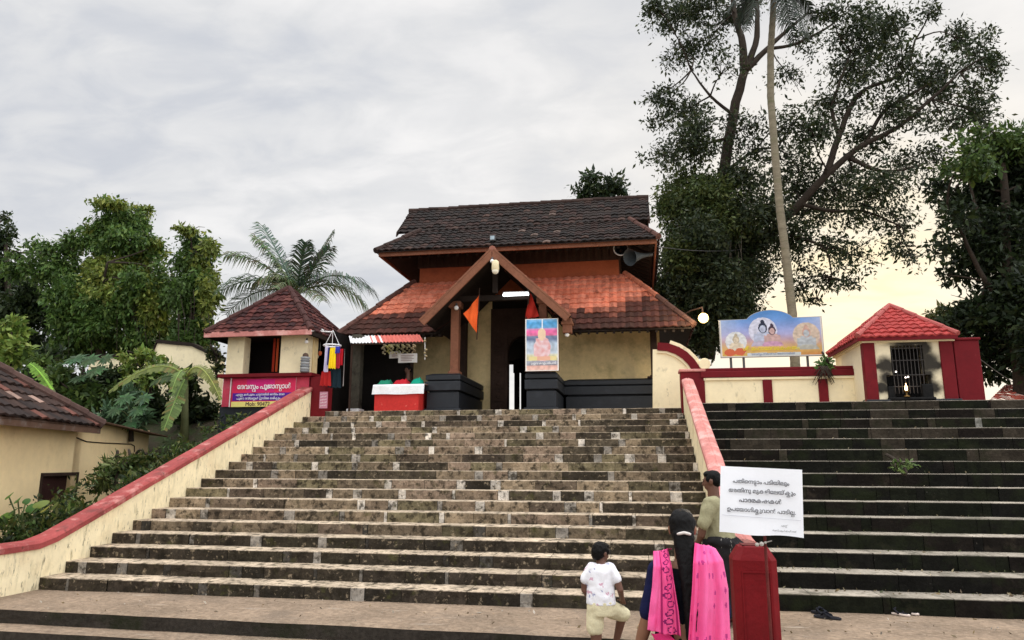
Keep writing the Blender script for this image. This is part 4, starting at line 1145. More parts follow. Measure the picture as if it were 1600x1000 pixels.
# ------------------------------------------------------------------ vegetation
def leafmat(name, rgb, tr=.25):
    return mk(name, rgb, var=.18, scale=.8, fine=.1, rough=.55, bump=0, attr=True, transl=tr, spec=.25)
M_LEAF = leafmat('leaf', (1, 1, 1))
M_BARK = mk('bark', (.040, .031, .024), var=.35, scale=2.5, fine=.3, rough=.95, bump=.6, bscale=16)
M_PALMBARK = mk('palm_bark', (.20, .175, .125), var=.25, scale=1.2, fine=.2, rough=.95, bump=.5, bscale=14, stretch=(1, 1, 5), stains=[((.10, .11, .05), .52, .7, .8, .6)])
PXM = lambda Y: Y / FPX * 1.02                      # metres per photograph pixel at depth Y

def leaves_at(c, R, n, size, cols, shell=.45, droop=.5, asp=.42, up=None):
    """n folded leaf quads spread through an ellipsoid"""
    d = NPR.normal(size=(n, 3)); d /= np.linalg.norm(d, axis=1)[:, None]
    r = NPR.random(n) ** (1 / 3); r = shell + (1 - shell) * r if shell else r
    r *= NPR.uniform(.55, 1.12, n)
    lump = 1 + .22 * np.sin(d[:, 0] * 5 + c[0] * 3) * np.sin(d[:, 2] * 6 + c[2] * 2) + .15 * np.sin(d[:, 1] * 9 + c[1])
    P = np.array(c) + d * (r * lump)[:, None] * np.array(R)
    ax = NPR.normal(size=(n, 3)) + d * .6; ax[:, 2] -= droop
    ax /= np.linalg.norm(ax, axis=1)[:, None]
    sd = np.cross(ax, NPR.normal(size=(n, 3))); sd /= np.linalg.norm(sd, axis=1)[:, None]
    L = size * np.clip(np.exp(NPR.normal(-.05, .38, n)), .4, 2.0)[:, None]
    W = L * asp
    q = np.stack([P, P + ax * L * .45 + sd * W * .5, P + ax * L, P + ax * L * .45 - sd * W * .5], 1)
    k = NPR.integers(0, len(cols), n)
    C = np.array(cols)[k] * NPR.uniform(.65, 1.4, n)[:, None]
    return q.reshape(-1, 3), np.arange(4 * n).reshape(n, 4), C

DK = [(.018, .034, .010), (.026, .045, .012), (.014, .026, .010), (.034, .050, .014)]
MID = [(.045, .085, .018), (.060, .10, .022), (.035, .065, .015), (.075, .11, .022)]
LITE = [(.13, .20, .035), (.16, .23, .04), (.10, .17, .03), (.20, .24, .05)]
OLIVE = [(.075, .085, .02), (.10, .10, .025), (.06, .075, .018)]

def branch(mb, pts, r0, r1, n=8):
    k = len(pts)
    P, Rr = [], []
    for i in range(k - 1):
        for j in range(4):
            t = j / 4
            a = pts[max(i - 1, 0)]; b = pts[i]; c = pts[i + 1]; d = pts[min(i + 2, k - 1)]
            p = .5 * ((2 * b) + (c - a) * t + (2 * a - 5 * b + 4 * c - d) * t * t + (3 * b - a - 3 * c + d) * t ** 3)
            P.append(p + V((RNG.uniform(-1, 1), RNG.uniform(-1, 1), 0)) * r0 * .12); Rr.append(r0 + (r1 - r0) * (i + t) / (k - 1))
    P.append(pts[-1]); Rr.append(r1)
    mb.tube(P, Rr, n)

def tree(name, label, cat, base, Y, clumps, limbs, size, dens, palettes, group=None, depth=.9, shell=.3, droop=.5, asp=.42, twigs=True, trunk_mat=None, airy=False):
    """clumps: (px, py, rx, ry[, weight[, palette]]) in photograph pixels at depth Y; each gets its own depth, so the crown is a volume"""
    root = thing(name, label, cat, base, group)
    m = PXM(Y)
    tk = MB()
    lp_ = []
    for (pts, r0, r1) in limbs:
        P = [at(x, y, Y + dy) for (x, y, dy) in pts]
        lp_ += P
        branch(tk, P, r0, r1)
    cr = MB()
    rng = random.Random(len(clumps) * 7 + int(Y))
    for cl in clumps:
        px, py, rx, ry = cl[:4]
        wgt = cl[4] if len(cl) > 4 else 1
        pal = palettes[cl[5]] if len(cl) > 5 else palettes[0]
        if airy and px > 1175 and py < 430: wgt *= .50
        elif airy and py < 260: wgt *= .62
        rm = (rx + ry) / 2 * m
        dy = cl[6] if len(cl) > 6 else rng.uniform(-1, 1) * depth
        yy = Y + dy
        c = at(px, py, yy)
        k = yy / Y
        R = (rx * m * k, max(.25, rm * rng.uniform(.7, 1.0)), ry * m * k)
        n = int(dens * wgt * rx * ry / 100)
        # sub-clumps give an uneven outline and gaps
        ns = max(3, int(4 + rx * ry / 500))
        for _ in range(ns):
            d = V((rng.gauss(0, 1), rng.gauss(0, 1), rng.gauss(0, 1))).normalized() * rng.uniform(.25, .85)
            s = rng.uniform(.40, .75) if airy else rng.uniform(.35, .62)
            cc = c + V((d.x * R[0], d.y * R[1], d.z * R[2]))
            cr.arrays(*leaves_at(cc, tuple(q * s for q in R), max(6, n // ns), size, pal, shell, droop, asp))
        cr.arrays(*leaves_at(c, tuple(q * .95 for q in R), max(6, n // 4), size, pal, 0, droop, asp))
        if twigs and lp_:
            nb = min(lp_, key=lambda p: (p - c).length)
            if (nb - c).length < 6:
                mid = (nb + c) / 2 + V((rng.uniform(-.2, .2), rng.uniform(-.2, .2), rng.uniform(-.1, .3)))
                branch(tk, [nb, mid, c], .035, .012, 5)
                for _ in range(9 if airy else 3):
                    e = c + V((rng.uniform(-1, 1) * R[0], rng.uniform(-1, 1) * R[1], rng.uniform(-1, 1) * R[2])) * .8
                    tk.tube([c.lerp(mid, .3), (c + e) / 2 + V((0, 0, .05)), e], [.016, .011, .006], 4)
    cr.build('crown', M_LEAF, root)
    if tk.v:
        tk.build('trunk', trunk_mat or M_BARK, root, smooth=True)
    return root

# ---- the great tree behind the gatehouse
big = [(1055, 28, 48, 42), (1100, 12, 45, 26), (1030, 12, 25, 22), (1072, 85, 38, 38, .8), (1040, 150, 32, 28, .7), (1060, 180, 48, 40), (1020, 155, 22, 12, .5), (1078, 225, 62, 45, 1.1), (1035, 245, 30, 24, .8),
       (1070, 290, 52, 45, 1.3, 1), (1110, 335, 70, 60, 1.5, 1), (1060, 335, 40, 42, 1.4, 1), (1085, 395, 68, 55, 1.7), (1060, 450, 45, 48, 1.8), (1118, 455, 70, 52, 1.8), (1150, 400, 62, 50, 1.5), (1182, 330, 58, 48, 1.1), (1168, 280, 46, 36, .8),
       (1160, 205, 40, 36, .55), (1205, 372, 48, 40, 1.0), (1095, 515, 60, 42, 1.8), (1040, 500, 40, 40, 1.7), (1150, 20, 48, 28, 1.2), (1222, 250, 40, 40, .5), (1180, 240, 34, 30, .5), (1150, 430, 50, 36, 1.3), (1195, 420, 36, 26, .6),
       (1340, 58, 66, 52, 1.1), (1400, 42, 46, 32, .9), (1330, 110, 58, 42, 1), (1400, 98, 56, 42, .9), (1500, 62, 46, 34, .8), (1530, 82, 32, 32, .9), (1470, 110, 48, 38, .8), (1548, 112, 30, 32, .7), (1450, 150, 66, 42, .8), (1520, 150, 46, 40, .6), (1555, 95, 20, 18, .6),
       (1390, 165, 56, 38, .8), (1302, 160, 50, 40, .8), (1270, 205, 48, 46, .7), (1480, 195, 58, 32, .7), (1350, 215, 56, 36, .7), (1255, 275, 58, 48, .8), (1300, 305, 58, 36, .7), (1380, 285, 66, 34, .8), (1440, 255, 56, 38, .8), (1392, 345, 46, 36, .7), (1350, 325, 56, 36, .7),
       (1405, 388, 36, 26, .5), (1262, 335, 54, 38, .8), (1290, 380, 46, 34, .55), (1255, 425, 34, 26, .4), (1290, 440, 26, 22, .3), (1425, 405, 26, 18, .35), (1275, 470, 22, 14, .25), (1545, 190, 28, 30, .45), (1235, 120, 36, 34, .4), (1260, 60, 34, 34, .5), (1450, 20, 30, 22, .6), (1300, 20, 40, 26, .9),
       (1090, 380, 60, 50, 1.3, 0, -2.2), (1125, 440, 55, 50, 1.4, 0, -2.4), (1075, 470, 50, 50, 1.4, 0, -2.2), (1110, 510, 60, 40, 1.4, 0, -2.4), (1110, 310, 45, 40, .9, 1, -2), (1160, 480, 40, 40, .9, 0, -1.5), (1060, 400, 40, 50, 1.2, 1, -2.2), (1200, 330, 50, 45, .8, 0, -1), (1240, 300, 40, 40, .6), (1230, 380, 50, 40, .6), (1330, 270, 60, 40, .5), (1330, 400, 50, 40, .35), (1210, 200, 40, 40, .45), (1240, 190, 40, 30, .4), (1130, 110, 40, 40, .25), (1110, 60, 40, 40, .4), (1250, 450, 30, 24, .3), (1320, 440, 26, 20, .25)]
limbs = [([(1105, 560, 0), (1112, 470, 0), (1122, 380, 0), (1132, 270, .1), (1146, 180, .1), (1163, 112, 0)], .27, .15),
         ([(1163, 112, 0), (1160, 70, -.1), (1148, 20, 0), (1140, -30, 0)], .17, .06), ([(1163, 112, 0), (1180, 70, .2), (1184, 20, .3), (1180, -30, .3)], .15, .05),
         ([(1163, 112, 0), (1195, 80, .4), (1225, 52, .6), (1262, 20, .7)], .13, .04), ([(1205, 76, .5), (1245, 68, .8), (1290, 45, .9), (1310, 30, 1)], .07, .03),
         ([(1118, 470, .3), (1160, 402, .2), (1205, 362, 0), (1250, 318, -.3), (1295, 270, -.4), (1340, 232, -.5), (1400, 200, -.6), (1455, 155, -.6), (1500, 112, -.6)], .20, .035),
         ([(1290, 275, -.4), (1310, 215, -.2), (1330, 165, 0), (1352, 140, .1), (1412, 112, .1), (1430, 62, .1)], .13, .035), ([(1312, 215, -.2), (1300, 170, 0), (1312, 130, .1), (1330, 80, .2)], .08, .03),
         ([(1325, 245, -.4), (1380, 268, -.6), (1440, 258, -.8)], .09, .03), ([(1352, 225, -.5), (1380, 175, -.3), (1420, 150, -.2), (1470, 120, 0)], .08, .03), ([(1250, 318, -.3), (1300, 330, -.6), (1350, 330, -.8), (1400, 350, -1)], .08, .025),
         ([(1205, 362, 0), (1250, 372, -.5), (1290, 390, -.8), (1300, 435, -.9)], .07, .02), ([(1132, 270, 0), (1180, 235, .3), (1215, 232, .5)], .07, .03), ([(1146, 180, 0), (1110, 150, -.3), (1080, 110, -.5)], .07, .025), ([(1140, 215, 0), (1100, 225, -.3), (1050, 240, -.5)], .07, .025)]
BT = [(.022, .036, .014), (.030, .044, .015), (.016, .026, .012), (.042, .052, .018)]
BT2 = [(.05, .075, .018), (.065, .085, .022), (.03, .05, .014), (.08, .095, .025)]
tree('spreading_tree', 'huge spreading tree towering behind the gatehouse, its long limbs reaching right', 'tree', at(1105, 640, 25.5), 25.5, big, limbs, .13, 130, [BT, BT2], depth=1.6, shell=.0, airy=True)
vine = MB()
for i in range(26):
    x, y = RNG.uniform(1040, 1160), RNG.uniform(300, 420)
    a = at(x, y, 24.2 + RNG.uniform(-.4, .4)); b = at(x + RNG.uniform(-14, 18), y + RNG.uniform(40, 120), 24.2)
    vine.tube([a, (a + b) / 2 + V((RNG.uniform(-.15, .15), 0, 0)), b], [.012, .012, .008], 4)
bigroot = [o for o in COL.objects if o.name == 'spreading_tree'][0]
vine.build('hanging_roots', mk('pale_root', (.16, .14, .11), rough=.9), bigroot)

# ---- trees at the right edge and behind
rt = [(1565, 225, 62, 38, 1.3, 1), (1530, 250, 40, 30, 1), (1592, 300, 60, 62, 1.6), (1540, 292, 50, 40, 1.0), (1500, 255, 42, 34, .7, 1), (1572, 382, 60, 58, 1.7), (1592, 455, 55, 60, 1.8), (1520, 402, 42, 40, .9), (1480, 312, 38, 34, .6), (1545, 482, 50, 42, 1.4), (1500, 505, 40, 28, 1.1), (1582, 545, 52, 52, 1.8), (1462, 300, 30, 26, .5), (1470, 385, 28, 24, .35), (1500, 345, 36, 30, .6), (1545, 345, 40, 34, .9), (1535, 560, 40, 36, 1.3), (1620, 300, 40, 120, 1.5), (1610, 500, 50, 90, 1.8), (1480, 430, 22, 18, .3)]
tree('dense_tree', 'dense dark evergreen tree filling the right edge behind the maroon shrine wall', 'tree', at(1600, 640, 21), 21, rt,
     [([(1600, 640, 0), (1590, 520, 0), (1575, 420, 0), (1570, 300, 0), (1565, 230, 0)], .24, .06), ([(1588, 500, 0), (1540, 440, -.3), (1505, 370, -.5), (1480, 320, -.5)], .09, .02), ([(1580, 430, 0), (1530, 340, .2), (1510, 260, .2)], .08, .02)],
     .16, 62, [[(.014, .026, .009), (.022, .036, .010), (.010, .018, .008)], MID], depth=1.2, shell=0)
tree('small_tree', 'small olive tree in the glow just behind the red shrine roof', 'tree', at(1490, 640, 24), 24, [(1478, 498, 30, 20, .8), (1505, 515, 36, 26, 1.0), (1455, 492, 16, 10, .5), (1520, 545, 30, 30, 1)], [([(1500, 640, 0), (1495, 560, 0), (1488, 510, 0)], .1, .03)], .16, 60, [OLIVE], depth=.5, shell=0)
tree('distant_tree', 'dark treetop showing above the right end of the gatehouse ridge', 'tree', at(935, 640, 34), 34, [(938, 290, 42, 22, 1.2), (912, 300, 26, 15, 1), (966, 296, 28, 22, 1), (925, 278, 16, 10, .7), (950, 320, 40, 22, 1.3), (998, 318, 14, 16, .6)], [([(940, 640, 0), (938, 420, 0), (938, 300, 0)], .3, .1)], .24, 60, [DK + [(.03, .05, .03)]], depth=.8, shell=0)

# ---- tall coconut palm trunk in front of the big tree
def frond(mb, P0, tip, sag, nl, ll, col, lw=.035, side=None, hang=.6, seed=0):
    rng = random.Random(seed)
    ctrl = (P0 + tip) / 2 + V((0, 0, sag))
    def pt(t): return P0 * (1 - t) ** 2 + ctrl * 2 * t * (1 - t) + tip * t * t
    mb.tube([pt(i / 12) for i in range(13)], [.03 * (1 - .85 * i / 12) + .004 for i in range(13)], 5, True, tuple(c * 1.5 for c in col))
    for i in range(nl):
        t = .10 + .90 * i / nl
        p = pt(t); tg_ = (pt(min(t + .02, 1)) - pt(t - .02)).normalized()
        sd = tg_.cross(V((0, 0, 1)))
        sd = sd.normalized() if sd.length > .05 else V((1, 0, 0))
        if side is not None: sd = (sd + V(side)).normalized()
        L = ll * (math.sin(math.pi * (.12 + .80 * t)) ** .7) * rng.uniform(.85, 1.1)
        for s in (-1, 1):
            d = (sd * s * .8 + tg_ * .65 + V((0, 0, rng.uniform(-.15, .25)))).normalized()
            e1 = p + d * L * .5; e2 = p + d * L * .96 + V((0, 0, -hang * L * rng.uniform(.25, .6)))
            w = tg_ * lw * .5
            c = tuple(q * rng.uniform(.7, 1.35) for q in col)
            mb.face([p - w, p + w, e1 + w * 1.1, e1 - w * 1.1], c); mb.face([e1 - w * 1.1, e1 + w * 1.1, e2], c)

tp = thing('coconut_palm', 'tall coconut palm with a long bare grey trunk rising past the billboard', 'palm', at(1243, 640, 21))
q = MB()
tr_pts = [(1246, 640), (1242, 560), (1238, 490), (1228, 400), (1219, 330), (1211, 240), (1204, 150), (1204, 80), (1208, 20), (1210, -50)]
P = [at(x, y, 21.0) for x, y in tr_pts]
PP, RR = [], []
for i in range(len(P) - 1):
    for j in range(14):
        t = j / 14
        PP.append(P[i].lerp(P[i + 1], t)); k = (i + t) / (len(P) - 1)
        RR.append((.135 - .05 * k) * (1 + .05 * (1 if j % 3 == 0 else 0)))
q.tube(PP, RR, 12); q.build('trunk', M_PALMBARK, tp, smooth=True)
top = at(1210, -55, 21.0)
q = MB()
for k, (x, y, dy, sg) in enumerate(((1135, 20, -.6, .5), (1165, 50, -1.2, .8), (1150, 45, .8, .8), (1260, 60, -.8, .9), (1240, 65, .8, 1.0), (1275, 35, .4, .8), (1100, -60, 0, .8), (1330, -70, .3, .8), (1200, -190, -.4, .2), (1140, -150, .5, .4), (1290, -160, -.5, .4), (1225, 40, -1.6, 1.0))):
    frond(q, top, at(x, y, 21 + dy), sg, 50, .60, (.012, .019, .009), .05, hang=1.2, seed=k)
q.build('crown', M_LEAF, tp)

# ---- coconut palm behind the stall
pm = thing('coconut_palm', 'young coconut palm with feathery pale green fronds behind the stall roof', 'palm', at(462, 640, 20.5))
hub = at(463, 462, 20.5)
q = MB(); q.tube([hub, hub + V((.1, .1, -1.4)), at(464, 660, 20.5)], [.10, .13, .17], 10); q.build('trunk', M_PALMBARK, pm, smooth=True)
q = MB()
FG = (.12, .16, .075)
for k, (x, y, dy, sg, sc, cl) in enumerate(((399, 372, -.5, .35, 1.0, FG), (352, 399, -.6, .75, .9, (.10, .13, .06)), (410, 352, .4, .25, 1.05, (.06, .10, .07)), (477, 378, -.8, .30, .7, (.04, .065, .035)), (521, 362, .4, .05, .75, (.05, .075, .045)), (516, 386, -.3, .25, .75, (.07, .10, .06)), (581, 456, -.7, 1.15, 1.05, (.06, .095, .055)), (572, 478, .6, 1.0, 1.0, FG),
                                       (345, 455, -.3, .85, 1.0, (.055, .085, .04)), (352, 492, .5, .95, 1.0, (.06, .09, .045)), (440, 405, 1.0, .3, .7, FG), (430, 450, -1.2, .55, .7, (.13, .15, .07)), (505, 470, -1.0, .5, .7, (.12, .14, .07)), (405, 440, -.9, .6, .8, (.12, .14, .06)))):
    frond(q, hub, at(x, y, 20.5 + dy), sg, int(48), .95 * sc, cl, .036, hang=1.0, seed=50 + k)
q.build('crown', M_LEAF, pm)

# ---- creeper-covered trees on the left
lt = [(180, 318, 50, 10, 1.2, 1), (225, 330, 26, 14, 1.2, 1), (150, 358, 40, 12, 1.1, 1), (240, 385, 22, 14, 1.1, 1), (178, 342, 55, 32, 1.2), (215, 352, 32, 30, 1.2), (140, 375, 42, 36, 1.1), (195, 330, 30, 18, 1), (100, 388, 40, 28, .9), (62, 385, 34, 24, .7), (232, 385, 30, 36, 1.2), (205, 410, 55, 40, 1.5, 1), (160, 420, 44, 36, 1.4, 1), (105, 425, 44, 40, 1.3), (75, 430, 28, 34, .9), (240, 440, 38, 40, 1.4, 1), (190, 465, 56, 40, 1.5), (130, 465, 46, 44, 1.5), (95, 490, 26, 46, 1.2), (155, 510, 50, 46, 1.6), (215, 510, 46, 48, 1.6), (245, 500, 24, 40, 1.3, 1), (120, 525, 40, 40, 1.4), (45, 405, 26, 22, .5), (20, 395, 16, 14, .4), (185, 375, 44, 30, 1.3, 0, -.6), (165, 450, 60, 40, 1.3, 1, -.9), (215, 455, 40, 50, 1.3, 0, -.9), (110, 470, 40, 50, 1.2, 0, -.9), (160, 495, 60, 40, 1.4, 0, -.9), (250, 470, 30, 60, 1.3, 1, -.6), (185, 540, 60, 30, 1.3), (250, 430, 16, 30, .9), (262, 520, 26, 50, 1.3), (250, 545, 40, 30, 1.2), (120, 550, 50, 26, 1.2), (30, 425, 40, 26, .8)]
tree('creeper_tree', 'broad tree smothered in creeper, with two heaped domes at the left', 'tree', at(180, 640, 22), 22, lt,
     [([(160, 660, 0), (158, 560, 0), (155, 480, 0), (152, 420, 0), (175, 360, 0)], .2, .06), ([(155, 480, 0), (120, 430, 0), (80, 400, 0), (30, 395, 0)], .1, .03), ([(155, 470, -.8), (162, 440, -1.2), (168, 410, -1.4)], .06, .03)],
     .145, 95, [[(.060, .12, .025), (.08, .145, .03), (.04, .08, .017), (.10, .155, .032)], [(.15, .20, .035), (.19, .21, .038), (.11, .155, .027)]], depth=.7, shell=.35, droop=1.1)
lt2 = [(300, 358, 34, 9, 1.3, 1), (330, 385, 16, 22, 1.3, 1), (300, 378, 38, 26, 1.3), (298, 410, 42, 40, 1.5), (318, 430, 28, 42, 1.4, 1), (300, 455, 42, 44, 1.6), (325, 475, 20, 40, 1.3, 1), (295, 500, 38, 44, 1.6), (318, 520, 26, 34, 1.4), (280, 540, 34, 30, 1.3), (270, 450, 18, 50, 1.1)]
tree('creeper_tree', 'narrow rounded tree draped in hanging creeper just left of the stall', 'tree', at(300, 640, 20.8), 20.8, lt2,
     [([(302, 660, 0), (300, 560, 0), (300, 470, 0), (300, 390, 0)], .14, .05)], .14, 100, [[(.058, .11, .024), (.078, .135, .028), (.04, .075, .017)], [(.15, .19, .035), (.18, .21, .038), (.10, .14, .026)]], depth=.5, shell=.35, droop=1.2)
vm_ = MB()
for root_ in [o for o in COL.objects if o.name.startswith('creeper_tree')]:
    vv = MB()
    x0, x1 = (95, 250) if root_.name == 'creeper_tree' else (270, 340)
    for i in range(9):
        x, y = RNG.uniform(x0, x1), RNG.uniform(450, 520)
        a = at(x, y, 20.9 if x0 < 200 else 19.9); b = at(x + RNG.uniform(-8, 8), y + RNG.uniform(40, 110), 20.9 if x0 < 200 else 19.9)
        vv.tube([a, (a + b) / 2 + V((RNG.uniform(-.1, .1), 0, 0)), b], [.010, .012, .008], 4)
    vv.build('hanging_stems', M_BARK, root_)
ld = [(8, 372, 22, 36, .9), (5, 340, 14, 14, .7), (20, 440, 46, 28, 1.5), (55, 450, 30, 26, 1.2), (50, 480, 46, 38, 1.7), (20, 490, 46, 46, 1.8), (82, 540, 44, 42, 1.6), (40, 540, 50, 40, 1.7), (-40, 430, 60, 110, 1.4), (90, 500, 26, 30, 1.2)]
tree('dense_tree', 'dark shady tree at the left edge behind the bright green bush', 'tree', at(20, 660, 24), 24, ld, [([(10, 680, 0), (15, 560, 0), (12, 450, 0), (8, 380, 0)], .22, .07), ([(14, 500, 0), (50, 460, 0), (70, 440, 0)], .09, .03)], .17, 90, [DK], depth=.8, shell=.2)

def bush(label, Y, clumps, size, dens, pal, asp=.45, droop=.2, cat='bush', name='bush', depth=.35, base=None):
    px, py = clumps[0][0], max(c[1] + c[3] for c in clumps)
    st = [([(px, py + 6, 0), (px, (py + clumps[0][1]) / 2, 0), (px, clumps[0][1], 0)], .04, .015)]
    return tree(name, label, cat, at(px, py, Y), Y, clumps, st, size, dens * 2.4, [pal] if isinstance(pal[0][0], float) else pal, depth=depth, shell=.15, droop=droop, asp=asp)
bush('bright yellow-green bush at the left edge above the house roof', 18.0, [(18, 520, 36, 24, 1.2), (28, 548, 26, 22, 1), (2, 545, 20, 30, 1), (10, 575, 34, 24, .9)], .17, 26, LITE)
bush('dark broad-leaved bush rising behind the house roof', 17.5, [(60, 590, 40, 34, 1.4), (100, 610, 44, 36, 1.5), (40, 610, 30, 24, 1.2), (75, 560, 30, 20, 1)], .16, 26, DK)
bush('bright leafy shrub in front of the cream garden wall', 17.2, [(222, 558, 26, 18, 1.1), (205, 575, 22, 18, 1), (240, 575, 22, 16, 1), (200, 560, 16, 12, .8)], .13, 30, LITE)
bush('leafy bright shrub spreading below the papaya leaves', 16.6, [(235, 590, 34, 20, 1.1), (255, 575, 26, 16, 1), (205, 600, 26, 18, 1), (275, 590, 20, 20, .9)], .14, 24, [MID + LITE, LITE])
bush('mid green thicket behind the garden house roof', 16.8, [(120, 615, 40, 26, 1.2), (160, 625, 40, 26, 1.2), (90, 590, 30, 24, 1.1), (60, 575, 30, 24, 1)], .15, 24, MID)
bush('dark tangled bush under the banana leaves', 17.6, [(150, 620, 60, 40, 1.5), (210, 630, 50, 40, 1.6), (110, 640, 36, 24, 1.3), (250, 650, 36, 30, 1.4), (180, 590, 40, 26, 1.2)], .15, 26, DK)
bush('dark bush between the banana plant and the stall plinth', 17.4, [(300, 640, 34, 40, 1.6), (285, 600, 26, 30, 1.3), (320, 655, 26, 24, 1.4), (270, 670, 26, 20, 1.3)], .14, 26, DK)
bush('mid green shrub with pointed leaves beside the end of the sheet roof', 15.5, [(195, 640, 26, 24, 1), (215, 655, 20, 16, 1), (172, 650, 22, 18, .9), (205, 615, 20, 16, .8)], .17, 20, [(.05, .10, .05), (.07, .13, .06), (.04, .08, .035)], asp=.30)
bush('low green shrub spilling over the stair parapet beside the house', 13.0, [(205, 722, 26, 14, 1.2), (180, 740, 30, 16, 1.2), (160, 760, 26, 14, 1), (230, 712, 20, 10, 1)], .09, 34, [MID + OLIVE])
bush('feathery sapling with narrow leaves in front of the house end wall', 12.6, [(182, 716, 9, 8, .9), (176, 730, 14, 9, .9), (168, 745, 14, 10, .9), (186, 728, 8, 8, .8), (160, 752, 10, 8, .9)], .13, 26, [(.10, .14, .04), (.13, .16, .05)], asp=.2, cat='sapling', name='sapling', depth=.15)
bush('small potted-looking shrub between the garden wall and the stall', 16.9, [(338, 556, 12, 22, 1.2), (330, 545, 9, 10, 1), (344, 575, 8, 12, 1)], .10, 34, [DK + OLIVE])
bush('bright green fig seedling rooted on top of the low wall coping', 16.35, [(1292, 566, 10, 10, 1.0), (1286, 574, 10, 7, .9), (1298, 575, 7, 6, .9)], .10, 40, [(.06, .13, .03), (.09, .17, .04)], cat='seedling', name='seedling', depth=.06)
q = MB()
for i in range(26):
    a = at(1285 + RNG.uniform(-4, 8), 572, 16.2); b = at(1285 + RNG.uniform(-16, 22), RNG.uniform(584, 602), 16.2)
    q.tube([a, (a + b) / 2 + V((0, -.03, .03)), b], [.012, .010, .005], 5)
tag(q.build('root_tangle', M_BARK, smooth=True), 'dry brown root tangle clinging to the right end of the low wall', 'roots')
bush('sprig of weed growing from a riser of the dark stair', 11.5, [(1412, 727, 20, 7, .7), (1400, 731, 10, 5, .6)], .06, 40, [(.07, .12, .03), (.10, .15, .04)], cat='weed', name='weed', depth=.1)

def blade(mb, P0, mid, tip, w, col, rng, tears=6, fold=.25):
    n = 22
    def pt(t): return P0 * (1 - t) ** 2 + mid * 2 * t * (1 - t) + tip * t * t
    for i in range(n):
        t0, t1 = i / n, (i + .96) / n
        a, b = pt(t0), pt(t1)
        tg_ = (pt(min(t0 + .05, 1)) - pt(max(t0 - .05, 0))).normalized()
        sd = tg_.cross(V((0, -.8, .6))).normalized()
        ww = w * (math.sin(math.pi * min(1, .08 + .88 * t0)) ** .55)
        for s in (-1, 1):
            tear = rng.random() < tears / n
            k = ww * (rng.uniform(.55, .9) if tear else rng.uniform(.93, 1.04))
            off = V((0, 0, -fold * k))
            c = jit(col, .75, 1.25, rng)
            if rng.random() < .10: c = lerp3(c, (.22, .15, .05), .6)
            sl = tg_ * (k * .25)
            e = b + (sd * s * k + off + sl)
            mb.face([a, b, e - (b - a) * (.12 if tear else -.0), a + (sd * s * k + off + sl)], c)
    mb.tube([pt(i / 10) for i in range(11)], [.022 * (1 - .8 * i / 10) + .004 for i in range(11)], 5, True, tuple(min(1, q * 2.2) for q in col))

def banana(label, Y, base, leaves_):
    root = thing('banana_plant', label, 'plant', at(base[0], base[1], Y))
    crown = at(base[2], base[3], Y)
    q = MB(); q.tube([at(base[0], base[1], Y), crown], [.10, .06], 10, True); q.build('stem', mk('banana_stem_%d' % base[0], (.10, .11, .05), var=.3, scale=3), root, smooth=True)
    rng = random.Random(base[0])
    for (mx, my, tx, ty, dy, w, col) in leaves_:
        l = MB(); blade(l, crown, at(mx, my, Y + dy * .6), at(tx, ty, Y + dy), w, col, rng, 16); l.build('leaf', M_LEAF, root)
banana('banana plant with drooping torn leaves between the bushes and the stall', 15.6, (288, 690, 290, 590), [(255, 545, 170, 612, -.3, .17, (.13, .16, .04)), (285, 560, 268, 612, -.5, .20, (.15, .22, .06)), (275, 620, 256, 672, -.7, .24, (.11, .17, .045)), (312, 545, 345, 625, -.2, .17, (.17, .19, .05)), (330, 560, 338, 610, .4, .16, (.12, .16, .05)), (260, 580, 235, 600, .4, .18, (.06, .10, .03))])
banana('young banana plant with one bright upright leaf behind the house roof', 15.8, (88, 640, 82, 610), [(60, 575, 46, 568, -.2, .16, (.16, .30, .045)), (70, 600, 44, 605, .2, .14, (.09, .17, .03))])

def papaya(label, Y, cx, base_py, leaves_):
    root = thing('papaya_plant', label, 'plant', at(cx, base_py, Y))
    top_ = at(cx, leaves_[0][1] + 14, Y)
    q = MB(); q.tube([at(cx, base_py, Y), top_], [.06, .04], 8); q.build('stem', M_BARK, root, smooth=True)
    rng = random.Random(cx)
    for (x, y, r_) in leaves_:
        l = MB(); c = at(x, y, Y - .3 + rng.uniform(-.2, .2)); R = r_ * PXM(Y)
        l.tube([top_, (top_ + c) / 2 + V((0, 0, .06)), c], .010, 5, True, (.12, .15, .06))
        tilt = Matrix.Rotation(rng.uniform(.5, 1.0), 3, 'X')
        for k in range(8):
            a = 2 * math.pi * k / 8 + .2
            d = tilt @ V((math.cos(a), math.sin(a), 0)); s = tilt @ V((-math.sin(a), math.cos(a), 0))
            col = tuple(q_ * rng.uniform(.8, 1.2) for q_ in (.045, .10, .035))
            for (f, wd, of) in ((.95, .16, 0), (.7, .12, .35), (.7, .12, -.35)):
                d2 = (d + s * of).normalized()
                s2 = d2.cross(tilt @ V((0, 0, 1)))
                l.face([c, c + d2 * R * f * .5 + s2 * R * wd, c + d2 * R * f + V((0, 0, -.04)), c + d2 * R * f * .5 - s2 * R * wd], col)
        l.build('leaf', M_LEAF, root)
papaya('papaya plant with wide lobed leaves under the creeper tree', 17.0, 130, 650, [(118, 560, 26), (140, 562, 24), (100, 578, 20), (150, 578, 24), (85, 592, 18), (125, 590, 22), (165, 560, 18)])
papaya('papaya plant with long-fingered leaves above the sheet roof', 15.0, 205, 690, [(215, 640, 20), (195, 622, 22), (225, 622, 20), (205, 660, 20), (180, 640, 18)])

